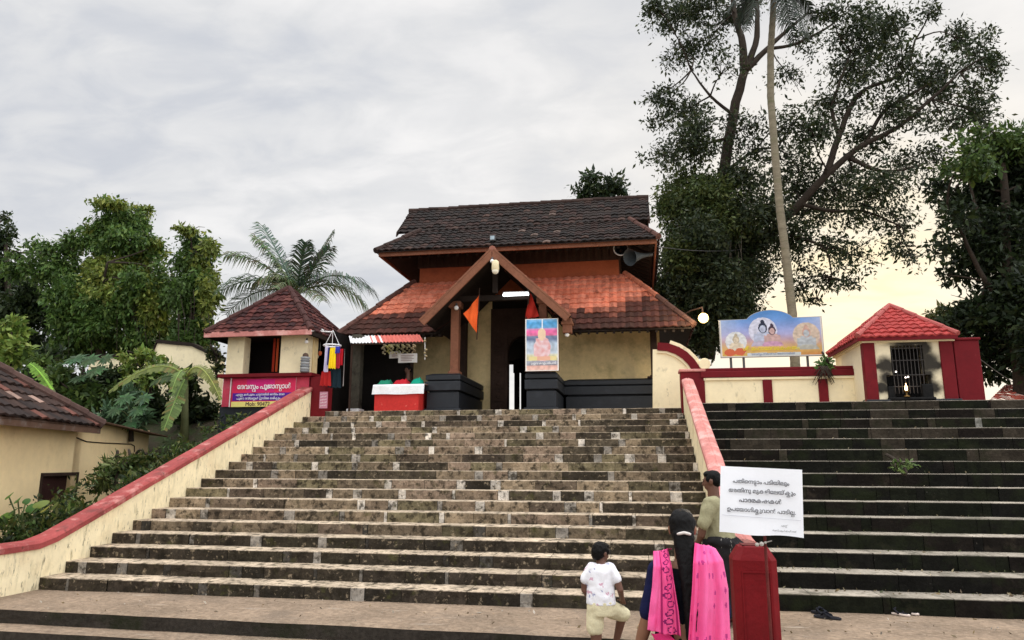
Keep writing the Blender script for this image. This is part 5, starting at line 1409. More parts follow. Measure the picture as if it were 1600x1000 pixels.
# broad heart-shaped leaves at the lower left corner
ap = thing('taro_plant', 'taro plant with large heart-shaped leaves beside the pink coping at the left edge', 'plant', at(25, 815, 9.4))
rng = random.Random(4)
st_ = MB()
for i, (x, y, r_, col) in enumerate(((14, 776, 9, (.10, .20, .04)), (28, 782, 9, (.07, .16, .035)), (40, 785, 7, (.06, .14, .035)), (62, 790, 13, (.13, .17, .03)), (72, 795, 12, (.20, .20, .04)), (8, 812, 12, (.11, .20, .03)), (20, 800, 9, (.05, .11, .03)), (48, 797, 11, (.06, .14, .03)), (85, 792, 9, (.10, .13, .03)))):
    c = at(x, y, 9.3 + rng.uniform(-.3, .2)); R = r_ * PXM(9.3)
    M = Matrix.Rotation(rng.uniform(-.7, .7), 3, 'Y') @ Matrix.Rotation(rng.uniform(.4, 1.1), 3, 'X')
    l = MB(); ring = []
    for k in range(16):
        a = 2 * math.pi * k / 16
        rr = R * (1 + .25 * math.cos(a)) * (1 - .45 * max(0, math.cos(a - math.pi)) ** 6)
        ring.append(c + M @ V((rr * math.sin(a) * .9, rr * math.cos(a), -.08 * R * math.cos(2 * a))))
    cc = c + M @ V((0, 0, .12 * R))
    l.add([cc] + ring, [(0, 1 + k, 1 + (k + 1) % 16) for k in range(16)], col)
    l.build('leaf', M_LEAF, ap, smooth=True)
    st_.tube([c, (c + at(30, 830, 9.4)) / 2 + V((0, 0, .05)), at(30 + (x - 30) * .3, 835, 9.4)], .010, 5, True)
st_.build('stalks', mk('taro_stalk', (.09, .12, .05)), ap)

# weeds and ground cover on the bank beside the parapet
wd = MB()
for i in range(2600):
    y = RNG.uniform(9.0, 16.0); x = -8.15 - abs(RNG.gauss(0, .5))
    z = .45 + max(0, y - 8.7) * .30
    if mnoise.noise((x * 1.2, y * 1.1, 4)) < -.12: continue
    wd.arrays(*leaves_at((x, y, z + RNG.uniform(.0, .14)), (.09, .09, .07), 5, .085, MID + OLIVE + DK, 0, -.4, .4))
tag(wd.build('weeds', M_LEAF), 'weeds and low ground cover on the bank beside the pink coping', 'weeds', kind='stuff')
lf = MB()
for i in range(700):
    k = RNG.choice([RNG.randrange(0, 15), RNG.randrange(0, 15), 0, 1])
    x = RNG.uniform(1.5, 7.5)
    y, z = 8.99 + k * .39907 + RNG.uniform(.2, .38), (k + 1) * .18506 + .006
    lf.arrays(*leaves_at((x, y, z), (.01, .01, .003), 1, .038, [(.20, .15, .08), (.11, .08, .05), (.26, .22, .14), (.07, .08, .03)], 0, 0, .5))
for i in range(260):
    x, y = RNG.uniform(-7, 8), RNG.uniform(7.6, 8.9)
    lf.arrays(*leaves_at((x, y, .012), (.01, .01, .003), 1, .035, [(.20, .15, .08), (.11, .08, .05), (.4, .36, .3)], 0, 0, .5))
tag(lf.build('fallen_leaves', M_LEAF), 'dry fallen leaves scattered on the steps and the landing', 'leaves', kind='stuff')

# ------------------------------------------------------------------ lettering
def glyphs(s, bold=0.0):
    c = bpy.data.curves.new('lettering', 'FONT'); c.body = s; c.size = 1; c.bevel_depth = max(.005, bold * .45); c.bevel_resolution = 0
    o = bpy.data.objects.new('lettering', c); COL.objects.link(o)
    bpy.context.view_layer.update()
    me = bpy.data.meshes.new_from_object(o.evaluated_get(bpy.context.evaluated_depsgraph_get()))
    vs = [tuple(v.co) for v in me.vertices]; fs = [tuple(p.vertices) for p in me.polygons]
    bpy.data.objects.remove(o); bpy.data.curves.remove(c); bpy.data.meshes.remove(me)
    return vs, fs

def write(mb, tokens, org, ex, ey, width, height=None, col=(.02, .02, .02), bold=.012, align=0):
    """set tokens left to right; a token that starts with _ is stacked small under the one before (Malayalam conjuncts)"""
    allv, allf, cur, last = [], [], 0.0, None
    for t in tokens:
        st = t.startswith('_')
        vs, fs = glyphs(t[1:] if st else t, bold)
        if not vs: continue
        x0, x1 = min(v[0] for v in vs), max(v[0] for v in vs)
        if st:
            k = .72; w = (x1 - x0) * k
            ox = last[1] - w
            vs = [(ox + (v[0] - x0) * k, v[1] * k - .42, v[2]) for v in vs]
        else:
            vs = [(cur + v[0] - min(0, x0), v[1], v[2]) for v in vs]
            last = (cur + max(0, x0), cur + x1 - min(0, x0)); cur = last[1] + .03
        b = len(allv); allv += vs; allf += [tuple(b + i for i in f) for f in fs]
    x0, x1 = min(v[0] for v in allv), max(v[0] for v in allv)
    s = width / (x1 - x0); sy = s if height is None else height
    org, ex, ey = V(org), V(ex).normalized(), V(ey).normalized()
    ez = ex.cross(ey)
    mb.add([org + ex * ((v[0] - x0) * s) + ey * (v[1] * sy) + ez * (v[2] * s * .5) for v in allv], allf, col)

def painted(mb, P, nu, nv, paint):
    """a printed sheet: P(u, v) gives the point, paint(u, v) the ink"""
    vs = [P(i / nu, j / nv) for j in range(nv + 1) for i in range(nu + 1)]
    fs, w, b = [], nu + 1, len(mb.f)
    for j in range(nv):
        for i in range(nu):
            fs.append((j * w + i, j * w + i + 1, (j + 1) * w + i + 1, (j + 1) * w + i))
    mb.add(vs, fs)
    for j in range(nv):
        for i in range(nu):
            mb.c[b + j * nu + i] = paint((i + .5) / nu, (j + .5) / nv)

def ramp(v, stops):
    for (a, ca), (b, cb) in zip(stops, stops[1:]):
        if v <= b:
            return lerp3(ca, cb, max(0, (v - a) / (b - a)))
    return stops[-1][1]

# notice board on the rod in front of the red pillar
SY = 6.02
tl, trr, bl, br = at(1126, 728, SY), at(1253, 734, SY - .05), at(1124, 832, SY), at(1256, 840, SY - .05)
sg = thing('notice_board', 'white notice board with black Malayalam lettering tied to a rod before the maroon pillar', 'sign', (tl + br) / 2)
ex, ey = (trr - tl).normalized(), (tl - bl).normalized()
nrm = ex.cross(ey).normalized()
if nrm.y > 0: nrm = -nrm
def BP(u, v, d=0):
    p = (tl + (trr - tl) * u) * v + (bl + (br - bl) * u) * (1 - v)
    wob = .006 * math.sin(u * 9 + 1) * (1 - v) ** 2
    return p + nrm * (d + .006 * math.sin(u * 5 + v * 3)) + ey * wob
q = MB(); q.grid(lambda u, v: BP(u, v, .004), 30, 24, (.86, .88, .92)); q.grid(lambda u, v: BP(1 - u, v, -.004), 30, 24, (.6, .6, .6))
q.build('board', mk('flex_sheet', (1, 1, 1), fine=.01, var=.02, scale=5, rough=.5, bump=.08, bscale=12, attr=True), sg, smooth=True)
W_ = (trr - tl).length; H_ = (tl - bl).length
q = MB()
INK = (.03, .03, .04)
for (u0, u1, v, toks, c, bo) in ((.155, .845, .245, ['പതി', 'െന', 'ട', '_ട', 'ാം പടിയിലും'], INK, .034), (.105, .92, .385, ['അതിനു മുകളി', 'േല', 'യ്', 'ക', '_ക', 'ും'], INK, .034),
                                 (.235, .75, .525, ['പാദരക', 'ഷ', 'കൾ'], INK, .045), (.09, .92, .67, ['ഉപ', 'േയാഗിക', '_ക', 'ുവാൻ പാടില', '_ല', '.'], INK, .034),
                                 (.735, .82, .865, ['എന', '_ന', '്'], (.2, .2, .2), .01), (.635, .92, .935, ['സബ് ഗൂപ് ഓഫീസർ'], (.12, .12, .12), .015)):
    write(q, toks, BP(u0, 1 - v, .016), ex, ey, (u1 - u0) * W_, None, c, bo)
q.build('lettering', M_PRINT, sg)
q = MB(); q.prism([BP(.03, .262, .012), BP(.97, .25, .012), BP(.97, .246, .012), BP(.03, .258, .012)], nrm * .001, (.45, .46, .52)); q.build('crease', M_PRINT, sg)
rod_top, rod_bot = at(1189, 745, SY + .03), V((at(1189, 745, SY + .03).x, SY + .03, -.3))
q = MB(); q.tube([rod_bot, rod_top], .011, 8); q.build('rod', mk('rusty_red_rod', (.12, .025, .022), var=.4, scale=9, rough=.7, stains=[((.3, .22, .2), .6, .7, 9, .7)]), sg)
q = MB()
for (x, y, r_) in ((1183, 851, .016), (1190, 850, .018), (1196, 848, .010)):
    q.ball(at(x, y, SY), r_, 8, (.45, .42, .38))
q.tube([at(1180, 852, SY), at(1206, 845, SY)], .005, 5, True, (.3, .28, .25)); q.build('tie', M_CLOTH, sg)

# maroon pillar
pc = at(1177, 900, 6.36)
plr = thing('stone_post', 'squat maroon painted post with chamfered top standing at the foot of the stair', 'post', (pc.x, 6.36, -.3))
q = MB()
hw, cz = .168, .075
ztop = at(1177, 872, 6.2).z
def octo(h, c): return [(-h + c, -h), (h - c, -h), (h, -h + c), (h, h - c), (h - c, h), (-h + c, h), (-h, h - c), (-h, -h + c)]
secs = [(hw + .03, .06, -.3), (hw + .03, .06, -.12), (hw, .05, -.10), (hw, .05, ztop - .02), (hw - .01, .05, ztop), (hw - .055, .04, ztop + .075), (hw - .075, .04, ztop + .085)]
vs = []
for (h, c, z) in secs:
    vs += [(pc.x + x, 6.36 + y, z) for x, y in octo(h, c)]
q.add(vs, [(i * 8 + k, i * 8 + (k + 1) % 8, (i + 1) * 8 + (k + 1) % 8, (i + 1) * 8 + k) for i in range(len(secs) - 1) for k in range(8)] + [tuple(range(8))[::-1], tuple(range((len(secs) - 1) * 8, len(secs) * 8))])
M_MAROON = mk('weathered_maroon', (.17, .008, .011), var=.22, scale=2.2, fine=.12, rough=.6, bump=.25, bscale=30, stains=[((.10, .015, .014), .55, .72, 2.5, .6, (1, 1, .4)), ((.42, .10, .09), .68, .76, 7, .5)])
q.build('shaft', M_MAROON, plr, bevel=.008)
q = MB(); y0 = 6.36 - hw
q.box(pc.x - .11, pc.x - .10, y0 - .012, y0 + .01, -.05, ztop - .10); q.box(pc.x + .10, pc.x + .11, y0 - .012, y0 + .01, -.05, ztop - .10); q.box(pc.x - .10, pc.x + .10, y0 - .012, y0 + .01, ztop - .11, ztop - .10)
q.build('panel_moulding', M_MAROON, plr)
q = MB()
rng = random.Random(5)
q.box(pc.x - .085, pc.x + .085, 6.36 - .085, 6.36 + .085, ztop + .085, ztop + .091)
q.build('chipped_top', mk('chipped_cement', (.16, .04, .036), var=.4, scale=14, fine=.4, bump=.6, stains=[((.05, .03, .028), .5, .6, 22, .8)]), plr)

# painted poster on the black plinth
pst = thing('painted_poster', 'upright printed poster with a blue, pink and grey picture standing on the black plinth', 'poster', at(847, 582, 17.1))
a, b = at(821, 580, 17.1), at(873, 580, 17.1); zt_ = at(847, 498, 17.1).z
def ell(u, v, cu, cv, ru, rv): return ((u - cu) / ru) ** 2 + ((v - cv) / rv) ** 2
def poster_ink(u, v):
    c = ramp(v, [(0, (.75, .50, .42)), (.10, (.72, .42, .36)), (.11, (.30, .31, .36)), (.19, (.33, .34, .40)), (.20, (.62, .60, .40)), (.30, (.62, .60, .42)), (.34, (.50, .58, .66)), (.52, (.44, .54, .66)), (.60, (.14, .18, .30)), (.66, (.20, .24, .36)), (.68, (.72, .18, .34)), (.76, (.75, .15, .38)), (.80, (.68, .30, .50)), (.82, (.15, .38, .66)), (.92, (.09, .36, .68)), (1, (.25, .50, .75))])
    n = mnoise.noise((u * 9, v * 14, 3))
    c = tuple(max(0, q_ * (1 + .35 * n)) for q_ in c)
    if ell(u, v, .5, .42, .26, .24) < 1 + .3 * n: c = lerp3((.78, .62, .66), (.70, .36, .36), max(0, min(1, .5 + n)))
    if ell(u, v, .5, .70, .12, .12) < 1: c = (.80, .60, .42)
    if abs(u - .52) < .015 and v > .8: c = (.8, .85, .9)
    if .20 < v < .28 and .1 < u < .93: c = (.72, .62, .30) if u < .35 or u > .75 else (.74, .42, .30)
    if u < .03 or u > .97 or v < .012 or v > .988: c = (.78, .78, .74)
    return c
q = MB()
painted(q, lambda u, v: V((a.x + (b.x - a.x) * u, 17.1 + .012 * math.sin(v * 6), a.z + (zt_ - a.z) * v)), 60, 90, poster_ink); q.build('sheet', M_PRINT, pst)
q = MB(); q.box(a.x - .01, b.x + .01, 17.125, 17.15, a.z - .01, zt_ + .01); q.build('backing_board', M_WOOD, pst)
q = MB()
for (v, c) in ((.125, (.85, .85, .85)), ):
    write(q, ['ഉത', '_സ', 'വ കാര', '_യ', 'പരിപാടി'], (a.x + .14, 17.085, a.z + (zt_ - a.z) * v), (1, 0, 0), (0, 0, 1), (b.x - a.x) * .75, None, c, .02)
q.build('lettering', M_PRINT, pst)

# picture board over the low wall
bb = thing('picture_board', 'arched picture board of painted seated figures standing above the low wall', 'billboard', at(1206, 575, 17.1))
A0, B0 = at(1127, 558.5, 17.1), at(1288, 556, 17.1)
zl, zc = at(1124, 501, 17.1).z, at(1205, 485.5, 17.1).z
def top(u):
    k = (u - .50) / .225
    return zl + .02 * u + (max(0, 1 - k * k) ** .75 * (zc - zl) if abs(k) < 1 else 0)
def figure_ink(u, v, cu, cv, s, robe, skin, hair, halo):
    """a generic seated robed figure with a halo, painted"""
    du, dv = (u - cu) / s, (v - cv) / s
    c = None
    if halo and du * du + (dv - .62) ** 2 < .30: c = halo
    if abs(du) < .50 * (1 - dv / .75) and 0 <= dv < .32: c = robe
    if abs(du) < .24 and .22 <= dv < .58: c = skin
    if abs(abs(du) - .30) < .07 and .18 < dv < .50: c = skin
    if ell(du, dv, 0, .74, .17, .22) < 1: c = hair
    if ell(du, dv, 0, .70, .12, .15) < 1: c = skin
    if ell(du, dv, 0, .98, .08, .09) < 1: c = hair
    return c
asp = (B0.x - A0.x) / (zl - A0.z)
def board_ink(u, v):
    z = A0.z + v * (top(u) - A0.z); w = (z - A0.z) / (zl - A0.z)
    n = mnoise.noise((u * 8, w * 5, 1)); n2 = mnoise.noise((u * 30, w * 16, 6))
    side = abs(u - .5) * 2
    c = ramp(w, [(0, lerp3((.55, .38, .09), (.60, .20, .07), max(0, u - .45) * 1.8)), (.18, (.62, .40, .13)), (.30, (.56, .36, .20)), (.42, (.50, .33, .34)), (.6, (.36, .36, .58)), (.85, (.20, .30, .58)), (1.0, (.13, .27, .56)), (1.3, (.06, .20, .46))])
    c = lerp3(c, (.50, .56, .68), max(0, min(1, (side - .55) * 1.6)) * max(0, min(1, (w - .35) * 2)) * .8)
    c = tuple(max(0, q_ * (1 + .14 * n + .08 * n2)) for q_ in c)
    U = u * asp
    for args in ((.155 * asp, .10, .50, (.58, .60, .46), (.62, .54, .40), (.42, .36, .26), (.60, .62, .62)), (.425 * asp, .28, .66, (.44, .40, .50), (.42, .46, .58), (.03, .035, .06), (.55, .56, .66)), (.515 * asp, .28, .56, (.52, .30, .42), (.50, .34, .32), (.06, .04, .06), None), (.845 * asp, .16, .62, (.42, .42, .36), (.42, .46, .48), (.50, .32, .26), (.56, .46, .36))):
        f = figure_ink(U, w, *args)
        if f is not None:
            c = tuple(q_ * (1 + .3 * n2) for q_ in f)
    for (cu, cw) in ((.09, .12), (.19, .14)):
        if ell(U, w, cu * asp, cw, .14, .10) < 1 + .5 * n2: c = (.55, .13, .06)
    if w < .10 and .26 < u < .78: c = (.55, .60, .60)
    if u < .012 or u > .988 or w < .02: c = (.62, .60, .55)
    return c
q = MB(); painted(q, lambda u, v: V((A0.x + (B0.x - A0.x) * u, 17.1, A0.z + (top(u) - A0.z) * v)), 150, 80, board_ink); q.build('picture', M_PRINT, bb)
q = MB()
outl = [V((A0.x - .012, 17.11, A0.z - .012)), V((B0.x + .012, 17.11, A0.z - .012))] + [V((B0.x + .012 - (B0.x - A0.x + .024) * i / 40, 17.11, top(1 - i / 40) + .014)) for i in range(41)]
q.prism(outl, (0, .035, 0), (.35, .34, .33)); q.build('panel', M_SHEET, bb)
q = MB()
write(q, ['ശീ മഹാ', 'േദവ', 'േക', 'ഷത', 'ം'], (A0.x + .22 * (B0.x - A0.x), 17.094, A0.z + .17 * (zl - A0.z)), (1, 0, 0), (0, 0, 1), (B0.x - A0.x) * .55, None, (.72, .60, .04), .035)
write(q, ['േദവസ', '_വ', 'ം ബോർഡ് ഭരണസമിതി'], (A0.x + .30 * (B0.x - A0.x), 17.094, A0.z + .045 * (zl - A0.z)), (1, 0, 0), (0, 0, 1), (B0.x - A0.x) * .42, None, (.16, .20, .34), .01)
q.build('lettering', M_PRINT, bb)
for px in (1142, 1162, 1262):
    c = at(px, 560, 17.16); q = MB(); q.tube([V((c.x, 17.18, 2.8)), V((c.x, 17.18, A0.z + .5))], .028, 8); q.build('post', M_METAL, bb)

# sign panel of the stall
sgn = thing('stall_sign', 'pink, blue and yellow lettered sign panel on the base of the stall', 'sign', (-9.2, 16.4, 3.3))
def kp(px, py): return at(px, py, 16.395)
def rect(q, x0, y0, x1, y1, d, col):
    a, b = kp(x0, y1), kp(x1, y0)
    q.box(a.x, b.x, 16.405 - d, 16.412 - d, a.z, b.z, col=col)
q = MB(); rect(q, 361, 591, 463, 636, .012, (.66, .03, .10)); rect(q, 363, 613, 463, 626.5, .016, (.09, .02, .28)); rect(q, 361, 626.5, 463, 636, .018, (.80, .70, .22)); rect(q, 359, 590, 361.2, 636, .022, (.8, .74, .74)); rect(q, 461.5, 589, 463.5, 620, .022, (.8, .70, .72))
rect(q, 385, 592, 430, 612.5, .014, (.62, .02, .18))
q.build('panel', M_PRINT, sgn)
q = MB()
a = kp(371, 608); write(q, ['േദവസ', '_വ', 'ം പൂജാസ', '_റ', 'ാൾ'], (a.x, 16.376, a.z), (1, 0, 0), (0, 0, 1), kp(455, 600).x - a.x, .165, (.86, .80, .82), .05)
a = kp(369, 618.5); write(q, ['എണ', '_ണ', ' കർപൂരം ചന', '_ദ', 'നതിരി ഭസ്മം മാല'], (a.x, 16.376, a.z), (1, 0, 0), (0, 0, 1), kp(446, 600).x - a.x, None, (.80, .78, .85), .03)
a = kp(370, 624.5); write(q, ['പൂജാ ദവ്യങ', '_ങ', 'ൾ ഇവിടെ ലഭിക', '_ക', 'ും'], (a.x, 16.376, a.z), (1, 0, 0), (0, 0, 1), kp(440, 600).x - a.x, None, (.80, .78, .85), .03)
a = kp(384, 634.2); write(q, ['Mob: 90472'], (a.x, 16.376, a.z), (1, 0, 0), (0, 0, 1), kp(424, 600).x - a.x, None, (.10, .04, .06), .02)
q.build('lettering', M_PRINT, sgn)
sp = thing('paper_banner', 'small pink and white lettered banner below the hanging clothes beside the maroon end post', 'banner', at(506, 636, 16.3))
a, b = at(498.5, 638, 16.34), at(512.5, 612, 16.34)
q = MB(); q.box(a.x, b.x, 16.34, 16.345, a.z, b.z, col=(.50, .22, .30)); q.build('sheet', M_PRINT, sp)
q = MB()
for k in range(5):
    write(q, ['വഴിപാട് ' if k % 2 else 'അർചന'], (a.x + .02, 16.334, b.z - .07 - k * .07), (1, 0, .12), (0, 0, 1), (b.x - a.x) * .8, None, (.78, .72, .74), .03)
q.build('lettering', M_PRINT, sp)

# ------------------------------------------------------------------ people
def skin(name, rgb):
    return mk(name, rgb, var=.08, scale=6, fine=.05, rough=.5, bump=.04, spec=.4)
M_SKIN = skin('brown_skin', (.22, .105, .06))
M_SKIN2 = skin('deep_brown_skin', (.12, .052, .032))
M_HAIR = mk('black_hair', (.0035, .003, .003), var=.3, scale=8, fine=.3, rough=.5, bump=.35, bscale=60, stretch=(6, 6, .5), spec=.12)
M_EYE = mk('eye', (.02, .015, .012), rough=.2, bump=0)

def loft(mb, secs, n=18, col=None):
    """closed skin through elliptical sections (centre, rx, ry, yaw)"""
    vs = []
    for (c, rx, ry, *r) in secs:
        yaw = r[0] if r else 0
        for k in range(n):
            a = 2 * math.pi * k / n
            x, y = rx * math.cos(a), ry * math.sin(a)
            vs.append(V(c) + V((x * math.cos(yaw) - y * math.sin(yaw), x * math.sin(yaw) + y * math.cos(yaw), 0)))
    m = len(secs)
    mb.add(vs, [(i * n + k, i * n + (k + 1) % n, (i + 1) * n + (k + 1) % n, (i + 1) * n + k) for i in range(m - 1) for k in range(n)] + [tuple(range(n))[::-1], tuple(range((m - 1) * n, m * n))], col)

def limb(mb, pts, rs, n=12):
    """rounded tapering limb"""
    mb.tube(pts, rs, n)
    for p, r in zip(pts, rs):
        mb.ball(p, r * .99, 12)

def fuse(mb, name, mat, parent, vox, smooth=4, extra=None, disp=0, dscale=.1):
    """one continuous surface out of overlapping closed pieces"""
    o = mb.build(name, mat, parent, smooth=True)
    r = o.modifiers.new('r', 'REMESH'); r.mode = 'VOXEL'; r.voxel_size = vox; r.use_smooth_shade = True
    s = o.modifiers.new('s', 'SMOOTH'); s.factor = .5; s.iterations = smooth
    bake(o, mat if isinstance(mat, (list, tuple)) else [mat])
    me = o.data
    if disp:
        for v in me.vertices:
            k = mnoise.noise(V(v.co) / dscale) + .5 * mnoise.noise(V((v.co.x, v.co.y, v.co.z * .5)) / (dscale * .45) + V((9, 1, 4)))
            v.co += v.normal * (disp * k)
    if 'Col' not in me.color_attributes:
        ca = me.color_attributes.new('Col', 'FLOAT_COLOR', 'CORNER'); ca.data.foreach_set('color', np.ones(len(me.loops) * 4, dtype=np.float32))
    me.polygons.foreach_set('use_smooth', [True] * len(me.polygons)); me.update()
    return o

def hand(mb, wrist, d, side, palm_n, L=.17, curl=.5):
    """palm, four unequal bent fingers and a thumb leaving the side of the palm"""
    d, side, pn = V(d).normalized(), V(side).normalized(), V(palm_n).normalized()
    w = V(wrist)
    pl = L * .52
    for t in (.15, .45, .75, 1.0):
        for s in (-1, -.33, .33, 1):
            mb.ball(w + d * pl * t + side * (s * L * .17 * (.75 + .25 * t)), (L * .10, L * .10, L * .10), 8)
    for s, k in ((-1, .40), (-.33, .47), (.33, .50), (1, .45)):
        b = w + d * pl * .95 + side * (s * L * .19)
        f1 = b + (d * math.cos(curl * .5) + pn * math.sin(curl * .5)) * L * k * .45
        f2 = f1 + (d * math.cos(curl * 1.3) + pn * math.sin(curl * 1.3)) * L * k * .32
        f3 = f2 + (d * math.cos(curl * 2) + pn * math.sin(curl * 2)) * L * k * .26
        limb(mb, [b, f1, f2, f3], [L * .052, L * .050, L * .045, L * .038], 8)
    b = w + d * pl * .30 + side * (L * .20)
    t1 = b + (side * .75 + d * .65 + pn * .2).normalized() * L * .22
    t2 = t1 + (side * .3 + d * .9 + pn * .35).normalized() * L * .19
    limb(mb, [b, t1, t2], [L * .068, L * .058, L * .044], 8)

def head(mb, c, h, yaw, pitch=0, roll=0):
    """head of height h, face towards yaw (0 = away from the camera, +Y)"""
    M = Matrix.Rotation(yaw, 3, 'Z') @ Matrix.Rotation(roll, 3, 'Y') @ Matrix.Rotation(pitch, 3, 'X')
    c = V(c)
    def e(p, r): mb.ball(c + M @ V([q * h for q in p]), [q * h for q in r], 16, M=M)
    e((0, -.06, .10), (.335, .41, .37)); e((0, .03, .0), (.30, .36, .36)); e((0, .12, -.20), (.235, .25, .27)); e((0, .20, -.36), (.13, .12, .11))
    e((0, .40, -.06), (.055, .075, .12)); e((0, .43, -.12), (.075, .07, .05))                       # nose
    e((0, .36, -.245), (.11, .05, .028)); e((0, .355, -.285), (.095, .05, .028))                      # lips
    e((0, .34, .09), (.22, .06, .05)); e((.15, .28, -.10), (.09, .08, .08)); e((-.15, .28, -.10), (.09, .08, .08))
    for s in (-1, 1):
        e((s * .335, -.02, -.05), (.045, .085, .135)); e((s * .36, -.05, .0), (.03, .05, .07))        # ears
    return M, c

def eyes(o, M, c, h):
    """eyes and brows set into the one body mesh"""
    bm = bmesh.new(); bm.from_mesh(o.data)
    org = parent_world(o.parent) + o.location
    for s in (-1, 1):
        for (p, r) in (((s * .135, .345, .03), (.05, .03, .026)), ((s * .14, .375, .105), (.085, .02, .016))):
            ret = bmesh.ops.create_uvsphere(bm, u_segments=10, v_segments=6, radius=1)
            for v in ret['verts']:
                v.co = c + M @ V([p[i] * h + v.co[i] * r[i] * h for i in range(3)]) - org
            for f in {f for v in ret['verts'] for f in v.link_faces}:
                f.material_index = 1; f.smooth = True
    bm.to_mesh(o.data); bm.free()

def cap_hair(mb, c, h, M, cover=1.0):
    def e(p, r): mb.ball(c + M @ V([q * h for q in p]), [q * h for q in r], 16, M=M)
    e((0, -.09, .15), (.365, .42, .37)); e((0, -.20, .02), (.34, .33, .36)); e((0, .10, .34), (.29, .26, .17))
    if cover > .9: e((0, -.26, -.14), (.29, .22, .24))
    for s in (-1, 1): e((s * .31, .06, .10), (.06, .16, .17))

# ---- woman in the pink shawl, seen from behind
WY = 4.72
wc = at(1070, 860, WY)
W = thing('person', 'woman with a long black ponytail and bright pink shawl climbing towards the stair', 'person', (wc.x, WY, -.30))
def wp_(x, y, z): return V((wc.x + x, WY + y, -.30 + z))
HT = at(1067, 793, WY).z + .30
hh = .225
hc = wp_(-.008, .03, HT - .125)
b = MB()
limb(b, [wp_(0, 0, HT - .42), wp_(-.005, .01, HT - .33), hc - V((0, 0, .05))], [.075, .058, .055])
loft(b, [(wp_(0, .0, .80), .16, .12), (wp_(0, .0, .95), .17, .125), (wp_(0, 0, 1.08), .14, .10), (wp_(0, 0, HT - .42), .17, .10), (wp_(0, 0, HT - .345), .12, .08), (wp_(0, .0, HT - .31), .06, .06)])
Mh, ch = head(b, hc, hh, rad(-6), rad(4))
SHL, SHR = wp_(-.160, 0, HT - .375), wp_(.165, 0, HT - .375)
EL, ER = wp_(-.232, -.03, HT - .63), wp_(.205, .04, HT - .64)
HL, HR = wp_(-.315, .05, HT - .90), wp_(.17, .20, HT - .80)
for S, E_, H_2, sg_ in ((SHL, EL, HL, -1), (SHR, ER, HR, 1)):
    limb(b, [wp_(sg_ * .06, 0, HT - .38), S, S.lerp(E_, .5), E_, E_.lerp(H_2, .35), H_2], [.06, .060, .046, .040, .040, .026])
    hand(b, H_2, (H_2 - E_), (0, 1, 0) if sg_ < 0 else (0, 1, .1), (-sg_, 0, 0), .165, .45)
for sx, fy in ((-.09, .0), (.09, .22)):
    limb(b, [wp_(sx, 0, .86), wp_(sx, .02 + fy * .4, .46), wp_(sx, fy - .02, .09)], [.10, .062, .042]); limb(b, [wp_(sx, fy - .04, .045), wp_(sx, fy + .13, .03)], [.04, .032])
body = fuse(b, 'body', [M_SKIN, M_EYE], W, .0085, 3)
eyes(body, Mh, ch, hh)
M_NAVY = mk('navy_cloth', (.006, .008, .040), var=.2, scale=8, rough=.85, bump=.3, bscale=70, spec=.15)
k = MB()
loft(k, [(wp_(0, .03, .52), .25, .16), (wp_(0, .02, .72), .22, .15), (wp_(0, .01, .92), .195, .13), (wp_(0, 0, 1.07), .165, .112), (wp_(0, 0, HT - .45), .19, .125), (wp_(0, 0, HT - .375), .175, .10), (wp_(0, 0, HT - .345), .11, .075)])
fuse(k, 'kurta', mk('black_kurta', (.004, .004, .007), rough=.9, bump=.2, bscale=70, spec=.08), W, .010, 4, disp=.004, dscale=.07)
for S, E_ in ((SHL, EL), (SHR, ER)):
    k = MB(); limb(k, [S + V((-.03 if S.x > wc.x else .03, 0, .0)), S, S.lerp(E_, .5), E_ + V((0, 0, .02))], [.072, .072, .062, .056]); fuse(k, 'sleeve', M_NAVY, W, .009, 4, disp=.004, dscale=.07)
k = MB()
for sx, fy in ((-.09, .0), (.09, .22)):
    limb(k, [wp_(sx, 0, .84), wp_(sx, .02 + fy * .4, .46), wp_(sx, fy - .02, .13)], [.12, .085, .065])
fuse(k, 'trousers', M_NAVY, W, .012, 3, disp=.004)
hm = MB()
cap_hair(hm, ch, hh, Mh)
pts = [ch + V((0, -.085, -.02)), ch + V((.004, -.115, -.12)), wp_(.012, -.135, HT - .42), wp_(.018, -.150, HT - .60), wp_(.012, -.155, HT - .75), wp_(.012, -.15, HT - .87)]
for s in (-1, 0, 1):
    hm.tube([p + V((s * .024 * (1 - .13 * i), 0, 0)) for i, p in enumerate(pts)], [.042, .038, .034, .030, .022, .008], 12)
fuse(hm, 'hair', M_HAIR, W, .008, 3, disp=.0035, dscale=.02)
cl = MB()
cc_ = ch + V((.002, -.128, -.015))
cl.tube([cc_ + V((-.040 + .08 * i / 8, -.010 + .012 * abs(i - 4) / 4, -.010 * abs(i - 4) / 4)) for i in range(9)], [.006] + [.009] * 7 + [.006], 8); cl.build('hair_clip', mk('pearl_clip', (.72, .66, .62), rough=.3), W, smooth=True)
bg = MB()
for t in (.72, .76):
    c = EL.lerp(HL, t); d = (HL - EL).normalized(); a1 = d.cross(V((0, 1, 0))).normalized(); a2 = d.cross(a1)
    bg.tube([c + (a1 * math.cos(x) + a2 * math.sin(x)) * .038 for x in [i * math.pi / 8 for i in range(17)]], .0045, 6, False)
bg.build('bangle', mk('gold_bangle', (.75, .48, .18), rough=.25, metal=.8), W, smooth=True)
M_SHAWL = mk('pink_shawl', (1, 1, 1), var=.06, scale=6, fine=.04, rough=.9, bump=.15, bscale=90, attr=True, transl=.12, spec=.1)
